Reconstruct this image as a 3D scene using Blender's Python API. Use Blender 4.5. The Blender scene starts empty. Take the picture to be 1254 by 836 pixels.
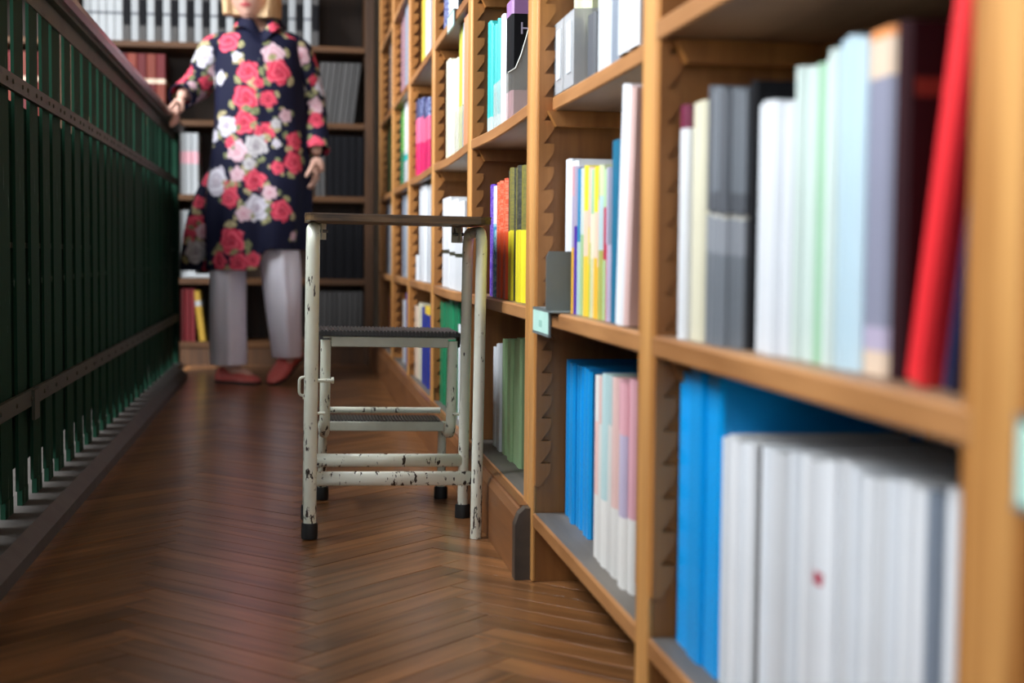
import bpy, bmesh, math, random
import numpy as np
from mathutils import Vector, Matrix, noise
R = math.radians
rnd = random.Random(7)
scene = bpy.context.scene
COL = scene.collection

# ------------------------------------------------------------ camera
cam_data = bpy.data.cameras.new('camera')
cam = bpy.data.objects.new('camera', cam_data)
COL.objects.link(cam)
cam_data.sensor_width = 36.0
cam_data.lens = 36.0 * 1741.0 / 1254.0
cam_data.clip_start = 0.02
cam_data.clip_end = 100
_r = Vector((0.9884465, -0.15130371, 0.00898337))
_u = Vector((2.96914e-04, 0.0612015, 0.998125387))
_f = Vector((0.15156987, 0.98659088, -0.06053933))
_m = Matrix((( _r.x, _u.x, -_f.x, 0.0), (_r.y, _u.y, -_f.y, 0.0), (_r.z, _u.z, -_f.z, 0.5), (0, 0, 0, 1)))
cam.matrix_world = _m
cam_data.dof.use_dof = True
cam_data.dof.focus_distance = 2.52
cam_data.dof.aperture_fstop = 3.6
scene.camera = cam

# ------------------------------------------------------------ light
scene.view_settings.view_transform = 'Standard'
scene.view_settings.look = 'None'
scene.view_settings.gamma = 1.0
scene.view_settings.exposure = 0.55
scene.view_settings.use_curve_mapping = False
world = bpy.data.worlds.new('sky')
scene.world = world
world.use_nodes = True
_bg = world.node_tree.nodes['Background']
_bg.inputs[0].default_value = (0.75, 0.87, 1.0, 1)
_bg.inputs[1].default_value = 1.0

def area(name, loc, target, sx, sy, power, col=(1, 1, 1)):
    d = bpy.data.lights.new(name, 'AREA')
    d.shape = 'RECTANGLE'; d.size = sx; d.size_y = sy
    d.energy = power; d.color = col
    o = bpy.data.objects.new(name, d)
    COL.objects.link(o)
    o.location = loc
    o.rotation_euler = (Vector(target) - Vector(loc)).to_track_quat('-Z', 'Y').to_euler()
    return o

# daylight through the hall skylight, the hall windows on the left, plus added fill from behind the camera
area('skylight_daylight', (-3.4, 2.3, 4.35), (-2.8, 2.3, 0), 2.6, 7.0, 1180, (0.93, 0.97, 1.0))
area('side_window_daylight', (-5.6, 1.5, 1.8), (0.4, 1.9, 0.9), 5.6, 2.4, 340, (0.93, 0.97, 1.0))
area('end_fill', (-0.6, -2.2, 1.45), (-0.1, 4.0, 0.7), 1.5, 1.5, 19, (0.95, 0.98, 1.0))  # unseen source, added to lift the floor, figure and camera-facing sides

# ------------------------------------------------------------ tagging
def tag(o, label=None, cat=None, group=None, kind=None):
    if label: o['label'] = label
    if cat: o['category'] = cat
    if group: o['group'] = group
    if kind: o['kind'] = kind
    return o

def thing(name, label, cat, loc=(0, 0, 0), group=None):
    o = bpy.data.objects.new(name, None)
    o.empty_display_size = 0.05
    COL.objects.link(o); o.location = loc
    return tag(o, label, cat, group)

# ------------------------------------------------------------ mesh builder
class MB:
    def __init__(s, off=(0, 0, 0)):
        s.v = []; s.f = []; s.m = []; s.sm = []; s.off = Vector(off)
    def add(s, verts, faces, mi=0, smooth=False):
        b = len(s.v)
        s.v += [tuple(Vector(v) - s.off) for v in verts]
        s.f += [tuple(i + b for i in f) for f in faces]
        s.m += [mi] * len(faces); s.sm += [smooth] * len(faces)
        return s
    def box(s, x0, x1, y0, y1, z0, z1, mi=0):
        v = [(x0, y0, z0), (x1, y0, z0), (x1, y1, z0), (x0, y1, z0), (x0, y0, z1), (x1, y0, z1), (x1, y1, z1), (x0, y1, z1)]
        f = [(0, 3, 2, 1), (4, 5, 6, 7), (0, 1, 5, 4), (1, 2, 6, 5), (2, 3, 7, 6), (3, 0, 4, 7)]
        return s.add(v, f, mi)
    def bevbox(s, x0, x1, y0, y1, z0, z1, b=0.002, mi=0):
        bm = bmesh.new()
        bmesh.ops.create_cube(bm, size=1)
        for v in bm.verts:
            v.co = Vector(((x0 + x1) / 2 + v.co.x * (x1 - x0), (y0 + y1) / 2 + v.co.y * (y1 - y0), (z0 + z1) / 2 + v.co.z * (z1 - z0)))
        bmesh.ops.bevel(bm, geom=bm.edges[:], offset=min(b, 0.45 * min(x1 - x0, y1 - y0, z1 - z0)), segments=1, affect='EDGES')
        bm.verts.index_update()
        s.add([v.co.copy() for v in bm.verts], [[v.index for v in f.verts] for f in bm.faces], mi)
        bm.free(); return s
    def prism(s, poly, axis, a, b, mi=0, smooth=False):
        """poly: 2D points; axis 'x': (y,z); 'y': (x,z); 'z': (x,y); extruded a..b"""
        def P(p, t):
            return {'x': (t, p[0], p[1]), 'y': (p[0], t, p[1]), 'z': (p[0], p[1], t)}[axis]
        n = len(poly)
        v = [P(p, a) for p in poly] + [P(p, b) for p in poly]
        f = [tuple(range(n))[::-1], tuple(range(n, 2 * n))] + [(i, (i + 1) % n, (i + 1) % n + n, i + n) for i in range(n)]
        return s.add(v, f, mi, smooth)
    def tube(s, pts, r, seg=12, mi=0, caps=True, smooth=True):
        pts = [Vector(p) for p in pts]
        n = len(pts)
        rr = r if isinstance(r, (list, tuple)) else [r] * n
        rings = []
        up = None
        for i in range(n):
            t = (pts[min(i + 1, n - 1)] - pts[max(i - 1, 0)]).normalized()
            if up is None:
                up = Vector((0, 0, 1)) if abs(t.z) < 0.9 else Vector((1, 0, 0))
            a = (up - t * up.dot(t)).normalized(); up = a
            b = t.cross(a)
            rings.append([pts[i] + (a * math.cos(2 * math.pi * k / seg) + b * math.sin(2 * math.pi * k / seg)) * rr[i] for k in range(seg)])
        v = [p for ring in rings for p in ring]
        f = []
        for i in range(n - 1):
            for k in range(seg):
                f.append((i * seg + k, i * seg + (k + 1) % seg, (i + 1) * seg + (k + 1) % seg, (i + 1) * seg + k))
        s.add(v, f, mi, smooth)
        if caps:
            s.add(rings[0], [tuple(range(seg))[::-1]], mi); s.add(rings[-1], [tuple(range(seg))], mi)
        return s
    def lathe(s, prof, cx, cy, seg=20, mi=0, smooth=True):
        v = []; f = []
        for (r, z) in prof:
            v += [(cx + r * math.cos(2 * math.pi * k / seg), cy + r * math.sin(2 * math.pi * k / seg), z) for k in range(seg)]
        for i in range(len(prof) - 1):
            for k in range(seg):
                f.append((i * seg + k, i * seg + (k + 1) % seg, (i + 1) * seg + (k + 1) % seg, (i + 1) * seg + k))
        s.add(v, f, mi, smooth)
        n = len(prof) - 1
        s.add(v[:seg], [tuple(range(seg))[::-1]], mi); s.add(v[n * seg:], [tuple(range(seg))], mi)
        return s
    def mesh(s, name):
        me = bpy.data.meshes.new(name)
        me.from_pydata(s.v, [], s.f)
        me.polygons.foreach_set('material_index', s.m)
        me.polygons.foreach_set('use_smooth', s.sm)
        me.update()
        return me
    def build(s, name, mats, parent=None, loc=None):
        me = s.mesh(name)
        for m in (mats if isinstance(mats, (list, tuple)) else [mats]): me.materials.append(m)
        o = bpy.data.objects.new(name, me)
        COL.objects.link(o)
        if loc is not None: o.location = loc
        if parent: o.parent = parent
        return o

def arc_path(pts, rad, n=6):
    """polyline with rounded corners"""
    pts = [Vector(p) for p in pts]
    out = [pts[0]]
    for i in range(1, len(pts) - 1):
        a, b, c = pts[i - 1], pts[i], pts[i + 1]
        d1 = (a - b).normalized(); d2 = (c - b).normalized()
        r = min(rad, (a - b).length * 0.49, (c - b).length * 0.49)
        for k in range(n + 1):
            t = k / n
            out.append((b + d1 * r) * (1 - t) ** 2 + b * 2 * t * (1 - t) + (b + d2 * r) * t ** 2)
    out.append(pts[-1])
    return out

# ------------------------------------------------------------ materials
MATS = {}
def newmat(name):
    m = bpy.data.materials.new(name); m.use_nodes = True
    nt = m.node_tree
    return m, nt, nt.nodes['Principled BSDF']

def plain(name, col, rough=0.5, metal=0.0, var=0.06, scale=30.0, bump=0.0, spec=0.5):
    if name in MATS: return MATS[name]
    m, nt, p = newmat(name)
    tc = nt.nodes.new('ShaderNodeTexCoord')
    no = nt.nodes.new('ShaderNodeTexNoise'); no.inputs['Scale'].default_value = scale; no.inputs['Detail'].default_value = 3
    nt.links.new(tc.outputs['Object'], no.inputs['Vector'])
    mx = nt.nodes.new('ShaderNodeMix'); mx.data_type = 'RGBA'
    mx.inputs['A'].default_value = tuple(c * (1 - var * 2) for c in col) + (1,)
    mx.inputs['B'].default_value = tuple(min(1, c * (1 + var)) for c in col) + (1,)
    nt.links.new(no.outputs['Fac'], mx.inputs['Factor'])
    if name.startswith('cover_'):      # copies of one edition age a little differently
        oi = nt.nodes.new('ShaderNodeObjectInfo'); hs = nt.nodes.new('ShaderNodeHueSaturation'); mr = nt.nodes.new('ShaderNodeMapRange')
        mr.inputs['To Min'].default_value = 0.80; mr.inputs['To Max'].default_value = 1.08
        nt.links.new(oi.outputs['Random'], mr.inputs['Value']); nt.links.new(mr.outputs['Result'], hs.inputs['Value'])
        nt.links.new(mx.outputs['Result'], hs.inputs['Color']); nt.links.new(hs.outputs['Color'], p.inputs['Base Color'])
    else:
        nt.links.new(mx.outputs['Result'], p.inputs['Base Color'])
    p.inputs['Roughness'].default_value = rough; p.inputs['Metallic'].default_value = metal
    p.inputs['Specular IOR Level'].default_value = spec
    if bump:
        bp = nt.nodes.new('ShaderNodeBump'); bp.inputs['Strength'].default_value = bump; bp.inputs['Distance'].default_value = 0.002
        nt.links.new(no.outputs['Fac'], bp.inputs['Height']); nt.links.new(bp.outputs['Normal'], p.inputs['Normal'])
    MATS[name] = m
    return m

def wood(name, c1, c2, axis='z', rough=0.45, scale=1.0, rand=0.0, knots=True, coat=0.0):
    if name in MATS: return MATS[name]
    m, nt, p = newmat(name)
    N = nt.nodes.new; L = nt.links.new
    tc = N('ShaderNodeTexCoord')
    mp = N('ShaderNodeMapping')
    sc = {'x': (1.2, 16, 16), 'y': (16, 1.2, 16), 'z': (16, 16, 1.2)}[axis]
    mp.inputs['Scale'].default_value = tuple(a * scale for a in sc)
    if rand:
        oi = N('ShaderNodeObjectInfo'); ge = N('ShaderNodeNewGeometry')
        ad = N('ShaderNodeMath'); ad.operation = 'ADD'
        L(oi.outputs['Random'], ad.inputs[0]); L(ge.outputs['Random Per Island'], ad.inputs[1])
        fr = N('ShaderNodeMath'); fr.operation = 'FRACT'; L(ad.outputs[0], fr.inputs[0])
        va = N('ShaderNodeVectorMath'); va.operation = 'ADD'
        cb = N('ShaderNodeCombineXYZ')
        mu = N('ShaderNodeMath'); mu.operation = 'MULTIPLY'; mu.inputs[1].default_value = 37.0
        L(fr.outputs[0], mu.inputs[0]); L(mu.outputs[0], cb.inputs[0]); L(mu.outputs[0], cb.inputs[2])
        L(tc.outputs['Object'], va.inputs[0]); L(cb.outputs[0], va.inputs[1]); L(va.outputs[0], mp.inputs['Vector'])
    else:
        L(tc.outputs['Object'], mp.inputs['Vector'])
    n1 = N('ShaderNodeTexNoise'); n1.inputs['Scale'].default_value = 1.0; n1.inputs['Detail'].default_value = 5; n1.inputs['Distortion'].default_value = 1.2
    n2 = N('ShaderNodeTexNoise'); n2.inputs['Scale'].default_value = 5.0; n2.inputs['Detail'].default_value = 3
    L(mp.outputs[0], n1.inputs['Vector']); L(mp.outputs[0], n2.inputs['Vector'])
    m1 = N('ShaderNodeMath'); m1.operation = 'MULTIPLY_ADD'; m1.inputs[1].default_value = 0.35
    L(n2.outputs['Fac'], m1.inputs[0]); L(n1.outputs['Fac'], m1.inputs[2])
    rp = N('ShaderNodeValToRGB')
    rp.color_ramp.elements[0].position = 0.45; rp.color_ramp.elements[0].color = tuple(c1) + (1,)
    rp.color_ramp.elements[1].position = 0.85; rp.color_ramp.elements[1].color = tuple(c2) + (1,)
    L(m1.outputs[0], rp.inputs['Fac'])
    colr = rp.outputs['Color']
    if rand:
        hs = N('ShaderNodeHueSaturation')
        mr = N('ShaderNodeMapRange'); mr.inputs['To Min'].default_value = 1 - rand; mr.inputs['To Max'].default_value = 1 + rand
        L(fr.outputs[0], mr.inputs['Value']); L(mr.outputs['Result'], hs.inputs['Value']); L(colr, hs.inputs['Color'])
        colr = hs.outputs['Color']
    L(colr, p.inputs['Base Color'])
    p.inputs['Roughness'].default_value = rough
    p.inputs['Coat Weight'].default_value = coat; p.inputs['Coat Roughness'].default_value = 0.3
    bp = N('ShaderNodeBump'); bp.inputs['Strength'].default_value = 0.12; bp.inputs['Distance'].default_value = 0.001
    L(m1.outputs[0], bp.inputs['Height']); L(bp.outputs['Normal'], p.inputs['Normal'])
    MATS[name] = m
    return m

def chipped(name, paint, chip, thr=0.62, scale=(60, 60, 22), rough=0.35, low=0.0, dirt=(0.3, 0.28, 0.2), spec=0.5):
    """old enamel paint with dark chips; more chips towards the floor when low > 0"""
    if name in MATS: return MATS[name]
    m, nt, p = newmat(name)
    N = nt.nodes.new; L = nt.links.new
    tc = N('ShaderNodeTexCoord'); mp = N('ShaderNodeMapping'); mp.inputs['Scale'].default_value = scale
    L(tc.outputs['Object'], mp.inputs['Vector'])
    n1 = N('ShaderNodeTexNoise'); n1.inputs['Scale'].default_value = 1; n1.inputs['Detail'].default_value = 6; n1.inputs['Roughness'].default_value = 0.62
    L(mp.outputs[0], n1.inputs['Vector'])
    n2 = N('ShaderNodeTexNoise'); n2.inputs['Scale'].default_value = 9; n2.inputs['Detail'].default_value = 4
    L(tc.outputs['Object'], n2.inputs['Vector'])
    sx = N('ShaderNodeSeparateXYZ'); L(tc.outputs['Object'], sx.inputs[0])
    mr = N('ShaderNodeMapRange'); mr.inputs['From Min'].default_value = 0.0; mr.inputs['From Max'].default_value = 0.3
    mr.inputs['To Min'].default_value = low; mr.inputs['To Max'].default_value = 0.0
    L(sx.outputs['Z'], mr.inputs['Value'])
    a = N('ShaderNodeMath'); a.operation = 'ADD'; L(n1.outputs['Fac'], a.inputs[0]); L(mr.outputs['Result'], a.inputs[1])
    b = N('ShaderNodeMath'); b.operation = 'MULTIPLY_ADD'; b.inputs[1].default_value = 0.18; L(n2.outputs['Fac'], b.inputs[0]); L(a.outputs[0], b.inputs[2])
    rp = N('ShaderNodeValToRGB')
    e = rp.color_ramp.elements
    e[0].position = thr + 0.085; e[0].color = (0, 0, 0, 1); e[1].position = thr + 0.10; e[1].color = (1, 1, 1, 1)
    L(b.outputs[0], rp.inputs['Fac'])
    mx0 = N('ShaderNodeMix'); mx0.data_type = 'RGBA'
    mx0.inputs['A'].default_value = tuple(paint) + (1,); mx0.inputs['B'].default_value = tuple(dirt) + (1,)
    r2 = N('ShaderNodeMapRange'); r2.inputs['From Min'].default_value = 0.45; r2.inputs['From Max'].default_value = 0.8; r2.inputs['To Max'].default_value = 0.5
    L(n2.outputs['Fac'], r2.inputs['Value']); L(r2.outputs['Result'], mx0.inputs['Factor'])
    mx = N('ShaderNodeMix'); mx.data_type = 'RGBA'; mx.inputs['B'].default_value = tuple(chip) + (1,)
    L(mx0.outputs['Result'], mx.inputs['A']); L(rp.outputs['Color'], mx.inputs['Factor'])
    L(mx.outputs['Result'], p.inputs['Base Color'])
    p.inputs['Roughness'].default_value = rough; p.inputs['Specular IOR Level'].default_value = spec
    bp = N('ShaderNodeBump'); bp.invert = True; bp.inputs['Strength'].default_value = 0.5; bp.inputs['Distance'].default_value = 0.0006
    L(rp.outputs['Color'], bp.inputs['Height']); L(bp.outputs['Normal'], p.inputs['Normal'])
    MATS[name] = m
    return m

def striped(name, c1, c2, scale=60, rough=0.5, bands=None):
    """fine print on a cover: colour blotches and lines across the spine (object z)"""
    if name in MATS: return MATS[name]
    m, nt, p = newmat(name)
    N = nt.nodes.new; L = nt.links.new
    tc = N('ShaderNodeTexCoord'); mp = N('ShaderNodeMapping'); mp.inputs['Scale'].default_value = (3, 40, scale)
    L(tc.outputs['Object'], mp.inputs['Vector'])
    oi = N('ShaderNodeObjectInfo'); ad = N('ShaderNodeVectorMath'); ad.operation = 'ADD'
    cb = N('ShaderNodeCombineXYZ'); ml = N('ShaderNodeMath'); ml.operation = 'MULTIPLY'; ml.inputs[1].default_value = 50
    L(oi.outputs['Random'], ml.inputs[0]); L(ml.outputs[0], cb.inputs[0]); L(mp.outputs[0], ad.inputs[0]); L(cb.outputs[0], ad.inputs[1])
    n1 = N('ShaderNodeTexNoise'); n1.inputs['Scale'].default_value = 1; n1.inputs['Detail'].default_value = 2
    L(ad.outputs[0], n1.inputs['Vector'])
    rp = N('ShaderNodeValToRGB'); e = rp.color_ramp.elements
    e[0].position = 0.47; e[0].color = tuple(c1) + (1,); e[1].position = 0.55; e[1].color = tuple(c2) + (1,)
    L(n1.outputs['Fac'], rp.inputs['Fac']); L(rp.outputs['Color'], p.inputs['Base Color'])
    p.inputs['Roughness'].default_value = rough
    MATS[name] = m
    return m

W_FRONT = wood('oak_front', (0.40, 0.170, 0.045), (0.66, 0.340, 0.110), 'z', 0.38)
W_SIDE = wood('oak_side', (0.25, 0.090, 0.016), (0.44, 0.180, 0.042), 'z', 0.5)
W_SHELF = wood('oak_shelf', (0.15, 0.085, 0.050), (0.27, 0.155, 0.085), 'y', 0.45)
W_EDGE = wood('oak_shelf_edge', (0.22, 0.085, 0.025), (0.47, 0.220, 0.080), 'y', 0.42)
W_DUST = wood('dusty_shelf', (0.09, 0.08, 0.072), (0.16, 0.14, 0.12), 'y', 0.6)
W_PLINTH = wood('oak_plinth', (0.12, 0.045, 0.015), (0.26, 0.105, 0.036), 'y', 0.4)
W_DARK = wood('shaded_oak', (0.022, 0.010, 0.004), (0.05, 0.021, 0.009), 'z', 0.5)  # oak with the shade of the end wall and recesses in its colour
W_SHADEX = wood('shaded_oak_shelf', (0.05, 0.020, 0.007), (0.12, 0.050, 0.016), 'x', 0.45)  # shelf oak darkened in colour to keep the end wall dim
PAGES = plain('page_block', (0.72, 0.70, 0.64), 0.8)

# ============================================================ SETTING
def struct(name, mb, mat, parent=None):
    o = mb.build(name, mat, parent)
    if parent is None: o['kind'] = 'structure'
    return o

plaster = plain('plaster', (0.30, 0.28, 0.24), 0.9, scale=4)
plaster_dim = plain('old_plaster', (0.20, 0.17, 0.14), 0.9, scale=4)
M_SLAB = plain('subfloor', (0.03, 0.018, 0.01), 0.9)

# gallery floor: a dark base with oak herringbone blocks laid on it
floor = struct('floor', MB().box(-0.62, 0.80, -2.4, 6.80, -0.22, -0.009).box(-2.6, -0.62, 6.12, 6.80, -0.22, -0.009), M_SLAB)
M_PLANK = wood('herringbone_oak', (0.115, 0.047, 0.016), (0.285, 0.122, 0.044), 'y', 0.25, 1.4, rand=0.20, coat=0.35)
PL, PW = 0.235 * math.sqrt(2), 0.05
def plank_mesh():
    g = 0.0007; b = 0.00005
    hx, hy = PW / 2 - g, PL / 2 - g
    z0, z1 = -0.009, 0.0
    v = []
    for (ax, ay, z) in ((hx, hy, z0), (hx, hy, z1 - b), (hx - b, hy - b, z1)):
        v += [(-ax, -ay, z), (ax, -ay, z), (ax, ay, z), (-ax, ay, z)]
    f = [(8, 9, 10, 11)]
    for k in (0, 4):
        f += [(k + i, k + (i + 1) % 4, k + 4 + (i + 1) % 4, k + 4 + i) for i in range(4)]
    me = bpy.data.meshes.new('plank'); me.from_pydata(v, [], f); me.materials.append(M_PLANK); me.update()
    return me, v, f
pm, pv, pf = plank_mesh()
cells = []
for c in range(-2, 4):
    xc = 0.1325 + 0.235 * c
    sgn = 1 if c % 2 == 0 else -1
    pitch = PW * math.sqrt(2)
    for k in range(-16, int(6.7 / pitch)):
        yc = k * pitch + (c % 2) * pitch / 2
        cells.append((xc, yc, -sgn * math.pi / 4))
cells = [c for c in cells if -0.52 < c[0] < 0.73 and -1.0 < c[1] < 6.55]
near = sorted([c for c in cells if c[1] > 1.5 and c[0] < 0.45], key=lambda c: c[1])[:290]
nset = set(near)
for (x, y, a) in near:
    o = bpy.data.objects.new('plank', pm); COL.objects.link(o); o.parent = floor
    o.location = (x, y, rnd.uniform(-0.0005, 0.0)); o.rotation_euler = (rnd.uniform(-.0010, .0010), rnd.uniform(-.003, .003), a)
rest = MB()
for (x, y, a) in cells:
    if (x, y, a) in nset: continue
    ca, sa = math.cos(a), math.sin(a); dz = rnd.uniform(-0.0005, 0)
    rest.add([(x + ca * p[0] - sa * p[1], y + sa * p[0] + ca * p[1], p[2] + dz) for p in pv], pf)
M_PLANKF = wood('herringbone_oak_far', (0.115, 0.047, 0.016), (0.285, 0.122, 0.044), 'x', 0.25, 0.5, rand=0.20, coat=0.35)
o = rest.build('plank', M_PLANKF, floor); o['kind'] = 'stuff'

# hall beyond the railing
struct('floor_lower', MB().box(-6.2, 0.8, -2.6, 9.0, -3.3, -3.2), plain('hall_floor', (0.20, 0.16, 0.12), 0.4, scale=3))
struct('ceiling', MB().box(-0.75, 0.8, -2.6, 9.0, 3.00, 3.10), plaster)
struct('ceiling_hall', MB().box(-6.2, -0.75, -2.6, 9.0, 4.55, 4.65), plaster)
struct('trim_1', MB().box(-0.75, -0.70, -2.6, 9.0, 2.90, 4.60), plaster)
struct('wall_right', MB().box(0.72, 0.82, -2.6, 6.9, -3.3, 3.10), plaster_dim)
struct('wall_back', MB().box(-6.2, 0.82, 6.80, 6.9, -3.3, 4.65), plain('pale_plaster', (0.55, 0.52, 0.46), 0.9, scale=4))
w = MB()
for (z0, z1) in ((-3.3, 0.3), (3.1, 4.65)): w.box(-6.3, -6.2, -2.6, 9.0, z0, z1)
for (y0, y1) in ((-2.6, -1.6), (0.1, 0.6), (2.3, 2.8), (4.5, 9.0)): w.box(-6.3, -6.2, y0, y1, 0.3, 3.1)
struct('wall_left', w, plaster)
M_FRAME = plain('window_paint', (0.7, 0.68, 0.62), 0.5)
M_GLASS, nt, p = newmat('window_glass')
p.inputs['Transmission Weight'].default_value = 1.0; p.inputs['Roughness'].default_value = 0.0; p.inputs['IOR'].default_value = 1.01
for i, (y0, y1) in enumerate(((-1.6, 0.1), (0.6, 2.3), (2.8, 4.5))):
    m = MB()
    m.box(-6.28, -6.20, y0, y0 + .06, 0.3, 3.1).box(-6.28, -6.20, y1 - .06, y1, 0.3, 3.1)
    m.box(-6.28, -6.20, y0, y1, 0.3, 0.36).box(-6.28, -6.20, y0, y1, 3.04, 3.1)
    m.box(-6.27, -6.22, (y0 + y1) / 2 - .025, (y0 + y1) / 2 + .025, 0.3, 3.1).box(-6.27, -6.22, y0, y1, 1.6, 1.65)
    wo = struct('window_%d' % (i + 1), m, M_FRAME)
    MB().box(-6.25, -6.245, y0 + .06, y1 - .06, 0.36, 3.04).build('pane', M_GLASS, wo)
w = MB().box(-6.3, 0.82, -2.6, -2.5, -3.3, 0.5).box(-6.3, 0.82, -2.6, -2.5, 2.3, 4.65)
w.box(-6.3, -1.5, -2.6, -2.5, 0.5, 2.3).box(0.3, 0.82, -2.6, -2.5, 0.5, 2.3)
struct('wall_front', w, plaster)
m = MB().box(-1.5, -1.44, -2.58, -2.5, .5, 2.3).box(.24, .3, -2.58, -2.5, .5, 2.3).box(-1.5, .3, -2.58, -2.5, .5, .56).box(-1.5, .3, -2.58, -2.5, 2.24, 2.3).box(-.63, -.57, -2.58, -2.5, .5, 2.3)
struct('window_4', m, M_FRAME)  # unseen frame added around the fill source

# stone kerb that carries the railing
M_KERB = plain('grey_kerb', (0.055, 0.049, 0.045), 0.55, var=0.35, scale=18, bump=0.5)
struct('trim_3', MB().box(-0.62, -0.462, 5.72, 6.07, 0.0, 0.04), M_KERB)
kp = [(-0.62, 0.0), (-0.415, 0.0), (-0.415, 0.022), (-0.438, 0.040), (-0.62, 0.042)]
struct('trim_2', MB().prism(kp, 'y', -2.3, 5.72), M_KERB)

# ============================================================ RAILING
M_GREEN = chipped('green_enamel', (0.012, 0.040, 0.025), (0.10, 0.15, 0.12), thr=0.655, scale=(90, 90, 9), rough=0.6, low=0.0, dirt=(0.006, 0.028, 0.016), spec=0.02)
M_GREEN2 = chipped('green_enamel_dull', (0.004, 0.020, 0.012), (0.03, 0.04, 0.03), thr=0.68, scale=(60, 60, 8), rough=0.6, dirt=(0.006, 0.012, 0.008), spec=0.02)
M_IRON = chipped('dark_iron', (0.055, 0.060, 0.048), (0.02, 0.02, 0.015), thr=0.66, scale=(60, 14, 60), rough=0.5, dirt=(0.015, 0.015, 0.012), spec=0.15)
M_HAND = wood('mahogany_rail', (0.035, 0.008, 0.007), (0.11, 0.028, 0.024), 'y', 0.22, 1.0, coat=0.5)
rail = thing('railing', 'dark green iron slat railing with a mahogany handrail on a grey kerb', 'railing', (-0.49, 2.5, 0.04))
RO = (-0.49, 2.5, 0.04)
def rpart(name, mb, mat, par=None):
    mb.off = Vector(RO)
    # shift already-added vertices
    mb.v = [(a - RO[0], b - RO[1], c - RO[2]) for a, b, c in mb.v] if not getattr(mb, '_s', 0) else mb.v
    return mb.build(name, mat, par or rail)
sl = None
k0, k1 = -22, 26
for k in range(k0, k1):
    yf = 2.443 + 0.138 * k
    if yf > 6.02: break
    if sl is None:
        m = MB()
        # flat bar with rolled edges; foot narrows where it enters the kerb
        m.box(-0.003, 0.003, -0.093, 0.0, 0.03, 0.955)
        m.box(-0.0045, 0.0045, -0.070, -0.004, 0.0, 0.03)
        sl = m.build('slat', M_GREEN, rail); o = sl
    else:
        o = sl.copy(); COL.objects.link(o); o.parent = rail
    o.location = (rnd.uniform(-.001, .001), yf - 2.5, 0.0)
    o.rotation_euler = (0, 0, rnd.uniform(-.03, .03))
END = 6.03
# handrail: moulded mahogany on an iron flat
hp = [(-0.520, 1.000), (-0.455, 1.000), (-0.447, 1.010), (-0.447, 1.022), (-0.462, 1.036), (-0.488, 1.042), (-0.514, 1.036), (-0.527, 1.022), (-0.527, 1.010)]
rpart('handrail', MB().prism(hp, 'y', -0.6, END + .02), M_HAND)
rpart('rail_flat', MB().box(-0.512, -0.466, -0.6, END, 0.992, 1.000).box(-0.4865, -0.4825, -0.6, END, 0.955, 0.992), M_IRON)
mr = rpart('middle_rail', MB().box(-0.4835, -0.4755, -0.6, END, 0.775, 0.803), M_IRON)
lr = rpart('lower_rail', MB().box(-0.4835, -0.4755, -0.6, END, 0.216, 0.246), M_IRON)
rpart('back_rail', MB().box(-0.500, -0.494, -0.6, END, 0.505, 0.515), M_IRON)
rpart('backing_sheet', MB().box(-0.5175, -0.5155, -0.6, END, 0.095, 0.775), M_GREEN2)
rpart('end_post', MB().bevbox(-0.510, -0.472, END, END + .035, 0.0, 1.0, 0.004), M_GREEN)
rpart('rail_bracket', MB().box(-0.516, -0.49, 2.72, 2.732, 0.175, 0.235).box(-0.4755, -0.470, 2.70, 2.75, 0.19, 0.245), M_IRON)
riv = MB()
bm = bmesh.new(); bmesh.ops.create_cone(bm, cap_ends=True, segments=8, radius1=0.0048, radius2=0.003, depth=0.003); 
bm.verts.index_update()
cv = [v.co.copy() for v in bm.verts]; cf = [[v.index for v in f.verts] for f in bm.faces]; bm.free()
for par, zz in ((mr, 0.789), (lr, 0.231)):
    one = None
    for k in range(-14, 27):
        for dy in (-0.025, -0.075):
            y = 2.443 + 0.138 * k + dy
            if y > END or (par is lr and dy == -0.075): continue
            if one is None:
                m = MB(); m.add([(c.z - 0.4742 + 0.49, c.x, c.y) for c in cv], cf)
                one = m.build('rivet', M_IRON, par); o = one
            else:
                o = one.copy(); COL.objects.link(o); o.parent = par
            o.location = (0, y - 2.5, zz - 0.04)

# ============================================================ BOOKCASES
UP = [(-0.11, -0.06), (0.667, 0.717), (1.41, 1.46), (2.125, 2.209), (2.93, 2.985), (3.725, 3.78), (4.52, 4.57), (5.29, 5.34), (6.07, 6.12)]
XF, XB = 0.36, 0.665
LEV = {0: 0.107, 1: 0.42, 2: 0.738, 3: 1.05, 4: 1.365, 5: 1.68, 6: 1.99}
TOP = 2.30
TH = 0.022
def shelf_z(bay, lv):
    return LEV[lv] + (0.008 if (lv == 0 and bay >= 3) else 0.0)
SAG = {(3, 2): 0.005, (4, 1): 0.004, (4, 2): 0.006, (5, 2): 0.004, (2, 2): 0.002}
def sag_at(bay, lv, y):
    s = SAG.get((bay, lv), 0.0)
    y0, y1 = UP[bay][1], UP[bay + 1][0]
    t = min(1, max(0, (y - y0) / (y1 - y0)))
    return -s * math.sin(math.pi * t)
bay_desc = {
 0: 'oak bookcase bay at the right edge of the photo, beside the thick blurred post',
 1: 'nearest full oak bookcase bay, blue binders and long white journal row inside',
 2: 'oak bookcase bay with blue folders and pastel journals on its bottom shelf',
 3: 'oak bookcase bay right beside the step stool, turquoise and yellow spines inside',
 4: 'oak bookcase bay just behind the step stool, emerald journals on its bottom shelf',
 5: 'oak bookcase bay holding the magenta journals, second beyond the step stool',
 6: 'oak bookcase bay with green and white files, third beyond the step stool',
 7: 'farthest oak bookcase bay of the right row, in the dark corner'}
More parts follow.
